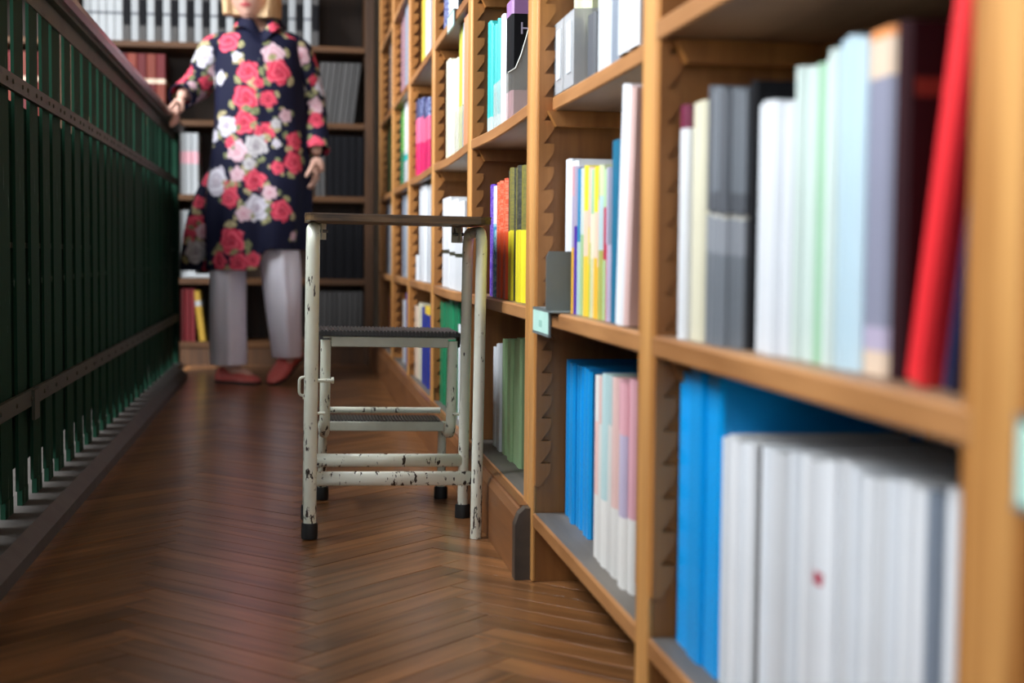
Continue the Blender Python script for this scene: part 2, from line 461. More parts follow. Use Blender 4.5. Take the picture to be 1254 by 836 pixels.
def saw_poly(x0, xv, xt, z0, z1, pitch=0.0345):
    pts = [(x0, z0)]
    z = z0
    while z + pitch < z1:
        # flat-topped ratchet tooth: bulges out and is cut back above
        pts += [(xv, z), (xv + (xt - xv) * 0.35, z + pitch * 0.30), (xt, z + pitch * 0.78), (xt, z + pitch * 0.86), (xv, z + pitch * 0.99)]
        z += pitch
    pts += [(xv, z1), (x0, z1)]
    return pts
def sawstrip(y0, y1):
    """built from quads so every tooth stays a clean shape"""
    m = MB()
    x0, xv, xt = 0.3625, 0.3705, 0.3860
    z = 0.15; p = 0.0345
    while z + p < TOP - .05:
        poly = [(x0, z), (xv, z), (xv + .0065, z + p * 0.25), (xt - .0015, z + p * 0.55), (xt, z + p * 0.70), (xt, z + p * 0.995), (x0, z + p)]
        m.prism(poly, 'y', y0, y1)
        z += p
    return m
def shelf_mesh(bay, lv, inset):
    y0, y1 = UP[bay][1] + .001, UP[bay + 1][0] - .001
    z = shelf_z(bay, lv)
    n = 10
    v = []; f = []; mi = []
    xf = XF + 0.001 + inset
    prof = [(xf + 0.003, 0.0), (XB - .012, 0.0), (XB - .012, -TH), (xf + 0.002, -TH), (xf, -TH + .002), (xf, -0.003)]
    for i in range(n + 1):
        y = y0 + (y1 - y0) * i / n
        s = sag_at(bay, lv, y)
        v += [(a, y, z + b + s) for a, b in prof]
    k = len(prof)
    for i in range(n):
        for j in range(k):
            f.append((i * k + j, i * k + (j + 1) % k, (i + 1) * k + (j + 1) % k, (i + 1) * k + j))
            mi.append(1 if j in (3, 4, 5) else 0)
    f += [tuple(range(k))[::-1], tuple(range(n * k, n * k + k))]; mi += [0, 0]
    m = MB(); m.add(v, f); m.m = mi
    return m
for b in range(8):
    y0, y1 = UP[b][1], UP[b + 1][0]
    yo = (y0 + y1) / 2
    bc = thing('bookcase', bay_desc[b], 'bookcase', (0.5, yo, 0.0), 'oak bookcase bays along the right side')
    OFF = (0.5, yo, 0.0)
    def bp(name, m, mat):
        m.v = [(a - OFF[0], q - OFF[1], c - OFF[2]) for a, q, c in m.v]
        return m.build(name, mat, bc)
    # far upright of this bay (the nearest bay also carries its near one)
    ups = [UP[b + 1]] + ([UP[b]] if b == 0 else [])
    for (a, c) in ups:
        low = 0.0
        bp('upright', MB().box(XF + .006, XB, a + .004, c - .004, low, TOP), W_SIDE)
        if c - a > 0.07:
            h = (a + c) / 2
            bp('stile', MB().bevbox(XF, XF + .0065, a, h - .002, low, TOP, .002), W_FRONT)
            bp('stile', MB().bevbox(XF, XF + .0065, h + .002, c, low, TOP, .002), W_FRONT)
        else:
            bp('stile', MB().bevbox(XF, XF + .0065, a, c, low, TOP, .002), W_FRONT)
    bp('toothed_strip', sawstrip(UP[b + 1][0] - .012, UP[b + 1][0] + .003), W_SIDE)
    bp('toothed_strip', sawstrip(UP[b][1] - .003, UP[b][1] + .012), W_SIDE)
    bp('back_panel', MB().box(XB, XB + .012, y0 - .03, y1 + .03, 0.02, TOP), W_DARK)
    bp('top_board', MB().box(XF - .01, XB + .01, y0 - .03, y1 + .05, TOP, TOP + .03), W_EDGE)
    for lv in range(0, 7):
        inset = 0.022 if (b, lv) == (2, 2) else 0.0
        bp('shelf', shelf_mesh(b, lv, inset), [W_DUST if lv == 0 else W_SHELF, W_EDGE])
        if lv:
            z = shelf_z(b, lv) - TH
            for (ya, yb) in ((y1 - .030, y1 - .0125), (y0 + .0125, y0 + .030)):
                pz = [(XF + .014, z - .001), (XF + .026, z - .024), (XB - .02, z - .024), (XB - .02, z - .001)]
                bp('cleat', MB().prism(pz, 'y', ya, yb), W_SIDE)
    if b >= 3:
        yn, yf = (2.165 if b == 3 else UP[b][0] + .028), (6.43 if b == 7 else UP[b + 1][0] + .027)
        pl = [(0.339, 0.0), (0.339, 0.094), (0.3445, 0.106), (0.3475, 0.108), (0.3475, 0.1125), (XF + .02, 0.1125), (XF + .02, 0.0)]
        bp('plinth', MB().prism(pl, 'y', yn, yf), W_PLINTH)
        if b == 3:
            m = MB()
            m.prism([(0.336, 0.0), (0.336, 0.085), (0.342, 0.102), (0.352, 0.1115), (XF + .02, 0.1118), (XF + .02, 0.0)], 'y', 2.140, 2.166)
            bp('plinth_end', m, plain('worn_grey_oak', (0.075, 0.058, 0.045), 0.5, var=0.3, scale=40))
            bp('end_board', MB().box(XF + .02, XB, 2.19, 2.205, 0.0, 0.085), W_PLINTH)
    elif b > 0:
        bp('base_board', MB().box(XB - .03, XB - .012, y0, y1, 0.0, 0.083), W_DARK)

# end wall bookcase
W_BACK = wood('shaded_oak_end', (0.035, 0.014, 0.005), (0.09, 0.036, 0.011), 'z', 0.6)  # oak tone lowered so the end bookcase looks shaded
def back_case(x0, x1, label, lows, mid=None):
    bc = thing('bookcase', label, 'bookcase', ((x0 + x1) / 2, 6.6, 0), 'oak bookcases against the end wall')
    OX = (x0 + x1) / 2
    def bp(name, m, mat):
        m.v = [(a - OX, q - 6.6, c) for a, q, c in m.v]
        return m.build(name, mat, bc)
    YF, YB = 6.43, 6.78
    for x in (x0, x1 - .04):
        bp('upright', MB().bevbox(x, x + .04, YF, YB, 0, 2.3, .003), W_BACK)
    bp('back_panel', MB().box(x0 + .04, x1 - .04, YB - .012, YB, 0, 2.3), W_DARK)
    bp('base_board', MB().box(x0 + .04, x1 - .04, YF + .01, YF + .03, 0, 0.078), W_BACK)
    for z in BZ:
        if mid and z < 1.1:
            bp('shelf', MB().bevbox(x0 + .041, mid - .001, YF + .002, YB - .013, z - .026, z, .002), W_SHADEX)
            bp('shelf', MB().bevbox(mid + .041, x1 - .041, YF + .002, YB - .013, z - .026, z, .002), W_SHADEX)
        else:
            bp('shelf', MB().bevbox(x0 + .041, x1 - .041, YF + .002, YB - .013, z - .026, z, .002), W_SHADEX)
    if mid: bp('divider', MB().bevbox(mid, mid + .04, YF, YB - .013, 0.0, 1.054, .003), W_BACK)
BZ = [0.104, 0.385, 0.755, 1.08, 1.418, 1.80, 2.15]
back_case(-0.960, 0.356, 'oak bookcase with painted-in shade on the end wall behind the woman', None, mid=-0.545)
back_case(-2.30, -0.961, 'oak bookcase with painted-in shade seen through the railing slats at far left', None)

# ============================================================ BOOKS
C = {
 'white': (0.82, 0.85, 0.90), 'offwhite': (0.74, 0.76, 0.80), 'cream': (0.80, 0.76, 0.58), 'mintwhite': (0.70, 0.82, 0.79), 'mint': (0.36, 0.60, 0.42),
 'paleblue': (0.55, 0.72, 0.82), 'violetgrey': (0.27, 0.28, 0.38), 'maroon': (0.16, 0.012, 0.05), 'darkmaroon': (0.030, 0.006, 0.010),
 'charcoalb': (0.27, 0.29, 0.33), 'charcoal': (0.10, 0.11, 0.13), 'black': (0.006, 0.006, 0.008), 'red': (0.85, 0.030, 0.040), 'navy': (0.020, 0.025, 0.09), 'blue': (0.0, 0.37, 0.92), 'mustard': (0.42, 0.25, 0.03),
 'folder': (0.005, 0.32, 0.80), 'tealblue': (0.008, 0.15, 0.27), 'orange': (0.80, 0.30, 0.10), 'turq': (0.02, 0.50, 0.50), 'purple': (0.10, 0.03, 0.42),
 'mauvetop': (0.36, 0.18, 0.42), 'cyanblue': (0.03, 0.26, 0.50), 'orangered': (0.70, 0.085, 0.025), 'yellow': (0.86, 0.74, 0.03), 'olive': (0.13, 0.115, 0.02),
 'darkolive': (0.035, 0.04, 0.02), 'palegreen': (0.44, 0.68, 0.36), 'emerald': (0.012, 0.23, 0.10), 'lime': (0.58, 0.60, 0.06), 'salmon': (0.80, 0.34, 0.17),
 'gold': (0.88, 0.60, 0.06), 'magenta': (0.72, 0.01, 0.13), 'pink': (0.80, 0.13, 0.28), 'bluenavy': (0.03, 0.045, 0.13), 'deepblue': (0.02, 0.04, 0.30),
 'mauve': (0.36, 0.20, 0.24), 'slate': (0.25, 0.30, 0.38), 'darkgreen': (0.008, 0.10, 0.035), 'limegreen': (0.16, 0.50, 0.05), 'violetblue': (0.08, 0.07, 0.38),
 'greybrown': (0.22, 0.17, 0.15), 'darkred': (0.13, 0.008, 0.012), 'pastelpink': (0.80, 0.55, 0.52), 'pastelblue': (0.48, 0.66, 0.68), 'pastelwhite': (0.80, 0.79, 0.77),
 'rose': (0.72, 0.38, 0.44), 'lilac': (0.50, 0.44, 0.60), 'grey': (0.42, 0.45, 0.49), 'lightgrey': (0.60, 0.64, 0.69), 'redbrown': (0.20, 0.035, 0.020),
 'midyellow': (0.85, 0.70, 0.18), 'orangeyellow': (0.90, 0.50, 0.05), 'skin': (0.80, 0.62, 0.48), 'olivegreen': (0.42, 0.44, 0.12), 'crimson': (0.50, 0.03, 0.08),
 'creamgreen': (0.66, 0.70, 0.45), 'dimwhite': (0.40, 0.42, 0.44), 'dimgrey': (0.085, 0.082, 0.082)}  # dim tones have the end wall's shade put into the cover colour
def cm(n, rough=0.42):
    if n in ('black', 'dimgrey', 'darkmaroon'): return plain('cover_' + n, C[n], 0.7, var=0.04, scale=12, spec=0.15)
    return plain('cover_' + n, C[n], rough, var=0.04, scale=12)
P_OR = striped('print_orange', (0.62, 0.07, 0.02), (0.74, 0.20, 0.11), 400)
P_OL = striped('print_olive', (0.20, 0.18, 0.03), (0.15, 0.135, 0.03), 300)
P_DOL = striped('print_dark', (0.025, 0.028, 0.02), (0.07, 0.07, 0.045), 350)
P_CH = plain('cover_charcoal_b', (0.17, 0.19, 0.22), 0.4)
P_BL = striped('print_blue', (0.03, 0.22, 0.42), (0.25, 0.50, 0.60), 120)
P_NS = striped('print_navy', (0.02, 0.03, 0.14), (0.22, 0.26, 0.45), 150)
P_WH = plain('cover_white_b', (0.72, 0.76, 0.82), 0.45, var=0.04, scale=12)
P_PU = striped('print_purple', (0.10, 0.03, 0.42), (0.22, 0.14, 0.52), 350)

MCACHE = {}
def cover_mesh(t, h, d, bands):
    key = ('c', round(t, 4), round(h, 3), round(d, 3), tuple((a, b, m.name) for a, b, m in bands))
    if key in MCACHE: return MCACHE[key]
    ct = min(0.0022, t * 0.16); b = min(0.004, t * 0.36)
    out = [(d, -t / 2), (b, -t / 2), (0, -t / 2 + b), (0, t / 2 - b), (b, t / 2), (d, t / 2)]
    inn = [(d, -t / 2 + ct), (b, -t / 2 + ct), (ct, -t / 2 + b), (ct, t / 2 - b), (b, t / 2 - ct), (d, t / 2 - ct)]
    m = MB(); mats = []
    for (z0, z1, mat) in bands:
        if mat not in mats: mats.append(mat)
        mi = mats.index(mat)
        v = [(x, y, z) for z in (z0 * h, z1 * h) for x, y in out] + [(x, y, z) for z in (z0 * h, z1 * h) for x, y in inn]
        f = []
        for i in range(5):
            f.append((i + 1, i, i + 6, i + 7)); f.append((12 + i, 13 + i, 19 + i, 18 + i))
            if z0 == 0: f.append((i, i + 1, 13 + i, 12 + i))
            if z1 >= 1: f.append((6 + i, 18 + i, 19 + i, 7 + i))
        f += [(0, 12, 18, 6), (5, 11, 23, 17)]
        m.add(v, f, mi)
    me = m.mesh('book')
    for x in mats: me.materials.append(x)
    MCACHE[key] = me
    return me
def pages_mesh(t, h, d):
    key = ('p', round(t, 4), round(h, 3), round(d, 3))
    if key in MCACHE: return MCACHE[key]
    ct = min(0.0022, t * 0.16)
    me = MB().box(ct + .0005, d - .003, -t / 2 + ct, t / 2 - ct, 0.002, h - .003).mesh('page_block'); me.materials.append(PAGES)
    MCACHE[key] = me
    return me

def one(m): return [(0, 1, m)]
def style_bands(st, i, n):
    w = cm('white'); r = random.Random(hash((len(st), i, n)) % 9999)
    S = {
     'maroontop': lambda: [(0, .90, cm('offwhite')), (.90, 1, cm('maroon'))],
     'cream': lambda: one(cm('cream')),
     'charcoalband': lambda: [(0, .36, P_CH), (.36, .50, cm('charcoalb')), (.52, .6, cm('charcoal')), (.6, 1, P_CH if i % 3 else cm('charcoal'))],
     'black': lambda: one(cm('black')),
     'white': lambda: one(w if i % 2 else P_WH),
     'mintwhite': lambda: one(cm('mintwhite')),
     'mint': lambda: one(cm('mint')),
     'paleblue': lambda: one(cm('paleblue')),
     'violetgrey': lambda: [(0, .07, cm('skin')), (.07, .14, cm('lilac')), (.14, .86, cm('violetgrey')), (.86, .97, cm('skin')), (.97, 1, cm('orange'))],
     'blue': lambda: one(cm('blue', 0.3)),
     'whiterow': lambda: [(0, .62, w), (.62, .66, cm('crimson')), (.66, 1, w)] if i == 12 else one([P_WH, w, cm('offwhite')][i % 3] if i not in (5, 21) else cm('dimgrey' if i == 5 else 'slate')),
     'creamgreen': lambda: one(cm('creamgreen') if i % 2 else cm('cream')),
     'greyfile': lambda: one(cm('charcoal')),
     'lightfile': lambda: one(cm('lightgrey')),
     'slate': lambda: one(cm('slate')),
     'mags': lambda: [
        [(0, .45, cm('orangeyellow')), (.45, .8, cm('lilac')), (.8, 1, cm('rose'))],
        [(0, .6, cm('purple')), (.6, 1, cm('lilac'))],
        [(0, .5, cm('pastelblue')), (.5, 1, cm('cyanblue'))],
        [(0, .55, cm('palegreen')), (.55, 1, cm('mintwhite'))],
        [(0, .3, cm('orangered')), (.3, .5, cm('crimson')), (.5, .8, cm('skin')), (.8, 1, cm('orangered'))],
        [(0, .4, cm('gold')), (.4, .7, cm('skin')), (.7, 1, cm('yellow'))],
        [(0, .35, cm('yellow')), (.35, .6, cm('midyellow')), (.6, 1, cm('skin'))],
        [(0, .5, cm('olivegreen')), (.5, 1, cm('pastelpink'))],
        [(0, .4, cm('creamgreen')), (.4, .7, cm('cream')), (.7, 1, cm('mint'))],
        [(0, .4, cm('orangeyellow')), (.4, .7, cm('skin')), (.7, 1, cm('yellow'))],
        [(0, .35, cm('gold')), (.35, .55, cm('skin')), (.55, .8, cm('pastelpink')), (.8, 1, cm('olivegreen'))],
        [(0, .45, cm('olivegreen')), (.45, .8, cm('pastelblue')), (.8, 1, cm('creamgreen'))],
        [(0, .4, cm('palegreen')), (.4, .75, cm('crimson')), (.75, 1, cm('palegreen'))],
        [(0, .5, cm('crimson')), (.5, 1, cm('lilac'))],
        [(0, .5, cm('lilac')), (.5, 1, cm('violetgrey'))]][i % 15],
     'tealblue': lambda: one(cm('tealblue')),
     'orangewhite': lambda: [(0, .8, cm('salmon')), (.8, 1, cm('orange'))],
     'pastel': lambda: [(0, .35, cm('pastelwhite')), (.35, .75, [cm('pastelpink'), cm('pastelwhite'), cm('pastelblue'), cm('pastelwhite'), cm('pastelpink'), cm('pastelpink'), cm('lilac'), cm('rose')][i % 8]), (.75, 1, [cm('pastelwhite'), cm('pastelpink'), cm('pastelblue'), cm('pastelblue'), cm('pastelpink'), cm('rose'), cm('rose'), cm('rose')][i % 8])],
     'turq': lambda: [(0, .15, cm('pastelblue')), (.15, 1, cm('turq'))],
     'purpleblack': lambda: [(0, .27, cm('rose')), (.27, .88, cm('black')), (.88, 1, cm('mauvetop'))],
     'purple': lambda: [(0, 1, P_PU)],
     'whiteblue': lambda: [(0, .66, P_BL), (.66, 1, w)],
     'orangered': lambda: [(0, .56, cm('orangered')), (.56, 1, P_OR)],
     'oliveyellow': lambda: [(0, .53, cm('yellow') if i != 2 else cm('darkolive')), (.53, 1, P_OL if i % 2 else P_DOL)],
     'green2': lambda: one(cm('palegreen')),
     'bluestripe': lambda: one(P_NS),
     'lime': lambda: one(cm('lime')),
     'salmon': lambda: one(cm('salmon')),
     'leafwhite': lambda: [(0, .375, w), (.375, .42, cm('darkolive')), (.42, .74, w), (.74, .78, cm(['skin', 'cyanblue', 'rose'][i % 3])), (.78, 1, w)],
     'emerald': lambda: one(cm('emerald')),
     'yellow': lambda: one(cm('gold')),
     'magenta': lambda: [(0, .44, cm('magenta')), (.44, .76, cm('pink')), (.76, 1, P_NS if i % 2 else cm('bluenavy'))],
     'creamorange': lambda: one(cm('skin') if i % 2 == 0 else cm('cream')),
     'navy2': lambda: [(0, .9, cm('deepblue')), (.9, 1, cm('gold') if i else cm('deepblue'))],
     'mauve': lambda: one(cm('mauve')),
     'paleslate': lambda: one(cm('lightgrey') if i % 2 else cm('slate')),
     'darkgreen': lambda: one(cm('darkgreen')),
     'limegreen': lambda: [(0, .45, cm('emerald')), (.45, 1, cm('limegreen'))],
     'whiteteal': lambda: [(0, .3, cm('lightgrey')), (.3, .38, cm('turq')), (.38, 1, w)],
     'violetblue': lambda: one(cm('violetblue')),
     'greybrown': lambda: one(cm('greybrown')),
     'darkred': lambda: one(cm('darkred')),
     'red': lambda: one(cm('red', 0.35)),
     'darkmaroon': lambda: one(cm('darkmaroon', 0.45)),
     'navy': lambda: one(cm('navy')),
     'folder': lambda: one(cm('folder', 0.3)),
     'redbrown': lambda: [(0, .55, cm('redbrown' if i % 2 else 'darkred')), (.55, .62, cm('skin')), (.62, 1, cm('darkred' if i % 2 else 'redbrown'))],
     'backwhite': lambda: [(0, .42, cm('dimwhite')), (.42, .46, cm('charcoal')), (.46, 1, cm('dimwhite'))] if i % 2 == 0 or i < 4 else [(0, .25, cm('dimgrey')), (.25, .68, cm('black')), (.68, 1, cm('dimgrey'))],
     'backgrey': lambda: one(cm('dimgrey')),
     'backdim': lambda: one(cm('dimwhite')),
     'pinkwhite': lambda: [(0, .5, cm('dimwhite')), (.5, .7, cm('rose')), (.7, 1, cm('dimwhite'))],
    }
    return S[st]()
BLUEF = {'blue'}

ORD = ['', 'first', 'second', 'third', 'fourth', 'fifth', 'sixth', 'seventh', 'eighth', 'ninth', 'tenth', 'eleventh', 'twelfth', 'thirteenth', 'fourteenth', 'fifteenth', 'sixteenth', 'seventeenth', 'eighteenth', 'nineteenth', 'twentieth', 'twenty-first', 'twenty-second', 'twenty-third', 'twenty-fourth', 'twenty-fifth', 'twenty-sixth', 'twenty-seventh', 'twenty-eighth', 'twenty-ninth', 'thirtieth']
SHN = ['bottom shelf', 'second shelf', 'third shelf', 'fourth shelf']
BAYN = {1: 'nearest bay', 2: 'second bay', 3: 'third bay', 4: 'fourth bay', 5: 'fifth bay', 6: 'sixth bay', 7: 'farthest bay'}

def make_book(name, label, group, st, i, n, x, yc, z, t, h, d, lean=0.0, rotz=0.0, cat='book', bands=None):
    bands = bands or style_bands(st, i, n)
    o = bpy.data.objects.new(name, cover_mesh(t, h, d, bands)); COL.objects.link(o)
    o.location = (x, yc, z); o.rotation_euler = (lean, 0, rotz)
    tag(o, label, cat, group)
    p = bpy.data.objects.new('page_block', pages_mesh(t, h, d)); COL.objects.link(p); p.parent = o
    return o

ROWS = [
  ('b1l1', 'slim white book with maroon top', 'maroontop', 1, 1.349, 1.326, 0.226, 0.225, 0.372),
  ('b1l1', 'cream paperback', 'cream', 1, 1.333, 1.283, 0.226, 0.221, 0.374),
  ('b1l1', 'charcoal journal with pale band', 'charcoalband', 6, 1.296, 1.184, 0.233, 0.222, 0.378),
  ('b1l1', 'black hardback', 'black', 1, 1.203, 1.178, 0.229, 0.226, 0.384),
  ('b1l1', 'white journal', 'white', 7, 1.206, 1.081, 0.21, 0.2, 0.388),
  ('b1l1', 'mint white paperback', 'mintwhite', 3, 1.086, 1.037, 0.228, 0.223, 0.39),
  ('b1l1', 'pale green paperback', 'mint', 1, 1.036, 1.024, 0.226, 0.225, 0.39),
  ('b1l1', 'mint white book', 'mintwhite', 2, 1.024, 0.991, 0.228, 0.228, 0.39),
  ('b1l1', 'pale blue book', 'paleblue', 3, 0.991, 0.946, 0.237, 0.233, 0.39),
  ('b1l1', 'violet grey book with orange top', 'violetgrey', 1, 0.946, 0.904, 0.237, 0.231, 0.39),
  ('b1l0', 'bright blue binder', 'blue', 3, 1.426, 1.256, 0.282, 0.295, 0.385),
  ('b1l0', 'white journal', 'whiterow', 24, 1.262, 0.764, 0.228, 0.254, 0.387),
  ('b2l2', 'cream green file', 'creamgreen', 4, 2.121, 1.976, 0.182, 0.154, 0.41),
  ('b2l2', 'pale grey file', 'greyfile', 1, 1.928, 1.885, 0.089, 0.082, 0.4),
  ('b2l2', 'light grey file', 'lightfile', 2, 1.838, 1.75, 0.098, 0.086, 0.39),
  ('b2l2', 'slate blue book', 'slate', 1, 1.75, 1.713, 0.095, 0.089, 0.39),
  ('b2l2', 'tall white book', 'white', 2, 1.671, 1.576, 0.105, 0.086, 0.38),
  ('b2l1', 'white magazine', 'white', 3, 2.13, 1.999, 0.22, 0.212, 0.405),
  ('b2l1', 'multicoloured magazine', 'mags', 15, 1.928, 1.687, 0.199, 0.185, 0.378),
  ('b2l1', 'tall teal blue book', 'tealblue', 1, 1.673, 1.634, 0.217, 0.214, 0.376),
  ('b2l1', 'orange edged white book', 'orangewhite', 1, 1.625, 1.596, 0.217, 0.214, 0.374),
  ('b2l0', 'bright blue folder', 'blue', 9, 2.126, 1.91, 0.236, 0.236, 0.405),
  ('b2l0', 'pastel pink and white journal', 'pastel', 8, 1.812, 1.586, 0.241, 0.248, 0.385),
  ('b3l2', 'turquoise journal', 'turq', 3, 2.811, 2.63, 0.221, 0.204, 0.378),
  ('b3l2', 'white book inside clear file', 'white', 2, 2.673, 2.595, 0.21, 0.197, 0.385),
  ('b3l2', 'black book with purple top', 'purpleblack', 1, 2.585, 2.516, 0.219, 0.208, 0.385),
  ('b3l1', 'purple paperback', 'purple', 2, 2.773, 2.698, 0.213, 0.21, 0.378),
  ('b3l1', 'white and blue paperback', 'whiteblue', 1, 2.698, 2.659, 0.211, 0.209, 0.378),
  ('b3l1', 'orange red journal', 'orangered', 4, 2.659, 2.534, 0.216, 0.214, 0.378),
  ('b3l1', 'olive and yellow journal', 'oliveyellow', 6, 2.534, 2.345, 0.231, 0.229, 0.378),
  ('b3l0', 'white booklet', 'white', 3, 2.849, 2.734, 0.2, 0.211, 0.4),
  ('b3l0', 'pale green journal', 'green2', 5, 2.729, 2.511, 0.222, 0.235, 0.4),
  ('b4l3', 'blue striped journal', 'bluestripe', 1, 3.645, 3.548, 0.179, 0.16, 0.38),
  ('b4l3', 'pale grey journal', 'lightfile', 2, 3.549, 3.369, 0.16, 0.125, 0.38),
  ('b4l3', 'dark journal', 'black', 1, 3.36, 3.318, 0.161, 0.152, 0.38),
  ('b4l2', 'cream paperback', 'cream', 3, 3.583, 3.347, 0.244, 0.23, 0.38),
  ('b4l2', 'lime green book', 'lime', 2, 3.323, 3.241, 0.305, 0.291, 0.378),
  ('b4l2', 'pale blue book', 'paleblue', 1, 3.241, 3.209, 0.291, 0.286, 0.378),
  ('b4l2', 'purple spine book', 'purple', 1, 3.209, 3.186, 0.288, 0.284, 0.378),
  ('b4l2', 'salmon orange book', 'salmon', 1, 3.161, 3.086, 0.286, 0.274, 0.375),
  ('b4l1', 'white journal with dark leaf mark', 'leafwhite', 3, 3.681, 3.205, 0.223, 0.207, 0.38),
  ('b4l0', 'emerald green journal', 'emerald', 4, 3.822, 3.337, 0.261, 0.28, 0.382),
  ('b4l0', 'short white booklet', 'white', 2, 3.302, 3.173, 0.226, 0.242, 0.378),
  ('b5l3', 'yellow journal', 'yellow', 1, 4.274, 4.154, 0.199, 0.178, 0.38),
  ('b5l3', 'white journal', 'white', 1, 4.154, 4.065, 0.178, 0.163, 0.38),
  ('b5l2', 'magenta journal with navy top', 'magenta', 4, 4.484, 4.046, 0.241, 0.209, 0.38),
  ('b5l1', 'short white booklet', 'white', 2, 4.561, 4.408, 0.068, 0.073, 0.378),
  ('b5l1', 'tall white journal', 'white', 3, 4.439, 4.033, 0.297, 0.278, 0.38),
  ('b5l0', 'cream and orange book', 'creamorange', 2, 4.509, 4.303, 0.225, 0.237, 0.38),
  ('b5l0', 'dark blue book', 'navy2', 2, 4.275, 4.039, 0.224, 0.235, 0.38),
  ('b6l3', 'mauve book', 'mauve', 2, 5.574, 5.312, 0.369, 0.345, 0.385),
  ('b6l3', 'grey blue book', 'paleslate', 2, 5.243, 4.898, 0.301, 0.287, 0.38),
  ('b6l2', 'dark green file', 'darkgreen', 1, 5.72, 5.581, 0.319, 0.305, 0.39),
  ('b6l2', 'lime green book', 'limegreen', 1, 5.552, 5.42, 0.302, 0.293, 0.388),
  ('b6l2', 'white file with teal base', 'whiteteal', 3, 5.378, 4.944, 0.322, 0.289, 0.385),
  ('b6l1', 'pale grey journal', 'paleslate', 3, 5.445, 4.927, 0.326, 0.314, 0.385),
  ('b6l0', 'white booklet', 'white', 1, 5.424, 5.254, 0.221, 0.226, 0.385),
  ('b6l0', 'violet blue book', 'violetblue', 2, 5.254, 4.907, 0.256, 0.27, 0.385),
  ('b7l3', 'grey brown journal', 'greybrown', 3, 6.127, 5.763, 0.39, 0.368, 0.385),
  ('b7l2', 'green box file', 'darkgreen', 2, 6.357, 6.022, 0.379, 0.347, 0.39),
  ('b7l2', 'pale grey file', 'paleslate', 1, 5.945, 5.695, 0.323, 0.3, 0.385),
  ('b7l1', 'grey journal', 'paleslate', 3, 6.253, 5.674, 0.347, 0.336, 0.385),
  ('b7l0', 'dark red book', 'darkred', 2, 6.172, 5.7, 0.212, 0.238, 0.385),
]
STNAME = {}
cursor = {}
for (row, desc, st, n, yf, yn, h0, h1, X) in ROWS:
    bay = int(row[1]); lv = int(row[3])
    lo, hi = UP[bay][1] + .014, UP[bay + 1][0] - .014
    if row == 'b3l2' and st == 'turq': yf, yn = 2.812, 2.698
    if bay == 6: yf, yn = (yf - 4.9) * (5.265 - 4.62) / (5.6 - 4.9) + 4.62, (yn - 4.9) * (5.265 - 4.62) / (5.6 - 4.9) + 4.62
    if bay == 7: yf, yn = (yf - 5.67) * (6.04 - 5.38) / (6.36 - 5.67) + 5.38, (yn - 5.67) * (6.04 - 5.38) / (6.36 - 5.67) + 5.38
    start = min(hi, yf, cursor.get(row, 99))
    end = max(lo, yn)
    if start - end < 0.012 * n: end = start - 0.012 * n
    t = (start - end) / n
    cap = (.292 if lv == 0 else .288)
    # books in one set share a trim size
    for i in range(n):
        a = i / max(1, n - 1)
        h = min(cap, h0 + (h1 - h0) * a)
        h = round(h * 2, 2) / 2 + rnd.choice((0, 0, .0015, .003, -.002))
        h = min(h, cap)
        y = start - t * (i + .5)
        z = shelf_z(bay, lv) + sag_at(bay, lv, y) + .0004
        same = n >= 1
        dd = 0.20 if h > .24 else 0.165
        j = rnd.uniform(-.0035, .0035)
        nm = 'binder' if st in ('blue',) else ('magazine' if st == 'mags' else ('folder' if desc == 'bright blue folder' else ('journal' if 'journal' in desc else 'book')))
        key = (row,); k = STNAME.get(key, 0) + 1; STNAME[key] = k
        st2 = 'folder' if desc == 'bright blue folder' else st
        lab = '%s, %s from left, %s of the %s' % (desc, ORD[k], SHN[lv], BAYN[bay])
        make_book(nm, lab, '%s row on the %s of the %s' % (desc, SHN[lv], BAYN[bay]) if n > 1 else None,
                  st2, i, n, X + j, y, z, t - .0014, h, dd, lean=rnd.uniform(-.002, .002), cat='binder' if nm == 'binder' else 'book')
    cursor[row] = end - .0005

# leaning and single volumes of the nearest bay
zz = LEV[1] + .0004
dm = make_book('book', 'dark maroon hardback between the violet grey and leaning red books', None, 'darkmaroon', 0, 1, .392, .889, zz, .018, .234, .19)
MB().box(0, .02, -.0004, 0, 0, .012).build('cover_stamp', cm('redbrown'), dm, loc=(.006, -.0092, .185))
def leaning(label, st, x, ybase, t, h, d, ang):
    # rotates about x; its far bottom edge rests on the board
    z = zz + math.sin(abs(ang)) * t / 2
    return make_book('book', label, None, st, 0, 1, x, ybase, z, t, h, d, lean=ang)
leaning('tall bright red hardback leaning towards the near post, nearest bay', 'red', .384, .842, .026, .258, .18, R(13.5))
leaning('dark navy book leaning right of the tall red hardback, nearest bay', 'navy', .388, .805, .014, .205, .17, R(13.5))
make_book('book', 'tall white book leaning beside the orange edged book, second bay', None, 'white', 0, 1, .362, 1.572, LEV[1] + .003, .028, .268, .18, lean=R(5.0), bands=[(0, 1, cm('white'))])
make_book('book', 'slim pale pink book leaning against the tall white one, second bay', None, 'rose', 0, 1, .364, 1.549, LEV[1] + .003, .012, .262, .17, lean=R(5.0), bands=one(cm('pastelpink')))
# books stored behind the front row, at the right end of the nearest bay's bottom shelf
for i in range(4):
    make_book('book', 'cream book standing behind the long white row, %s from left, nearest bay' % ORD[i + 1], 'cream books behind the white row in the nearest bay', 'cream', i, 4, .565, .93 - i * .030, shelf_z(1, 0) + .0004, .027, .275, .085)
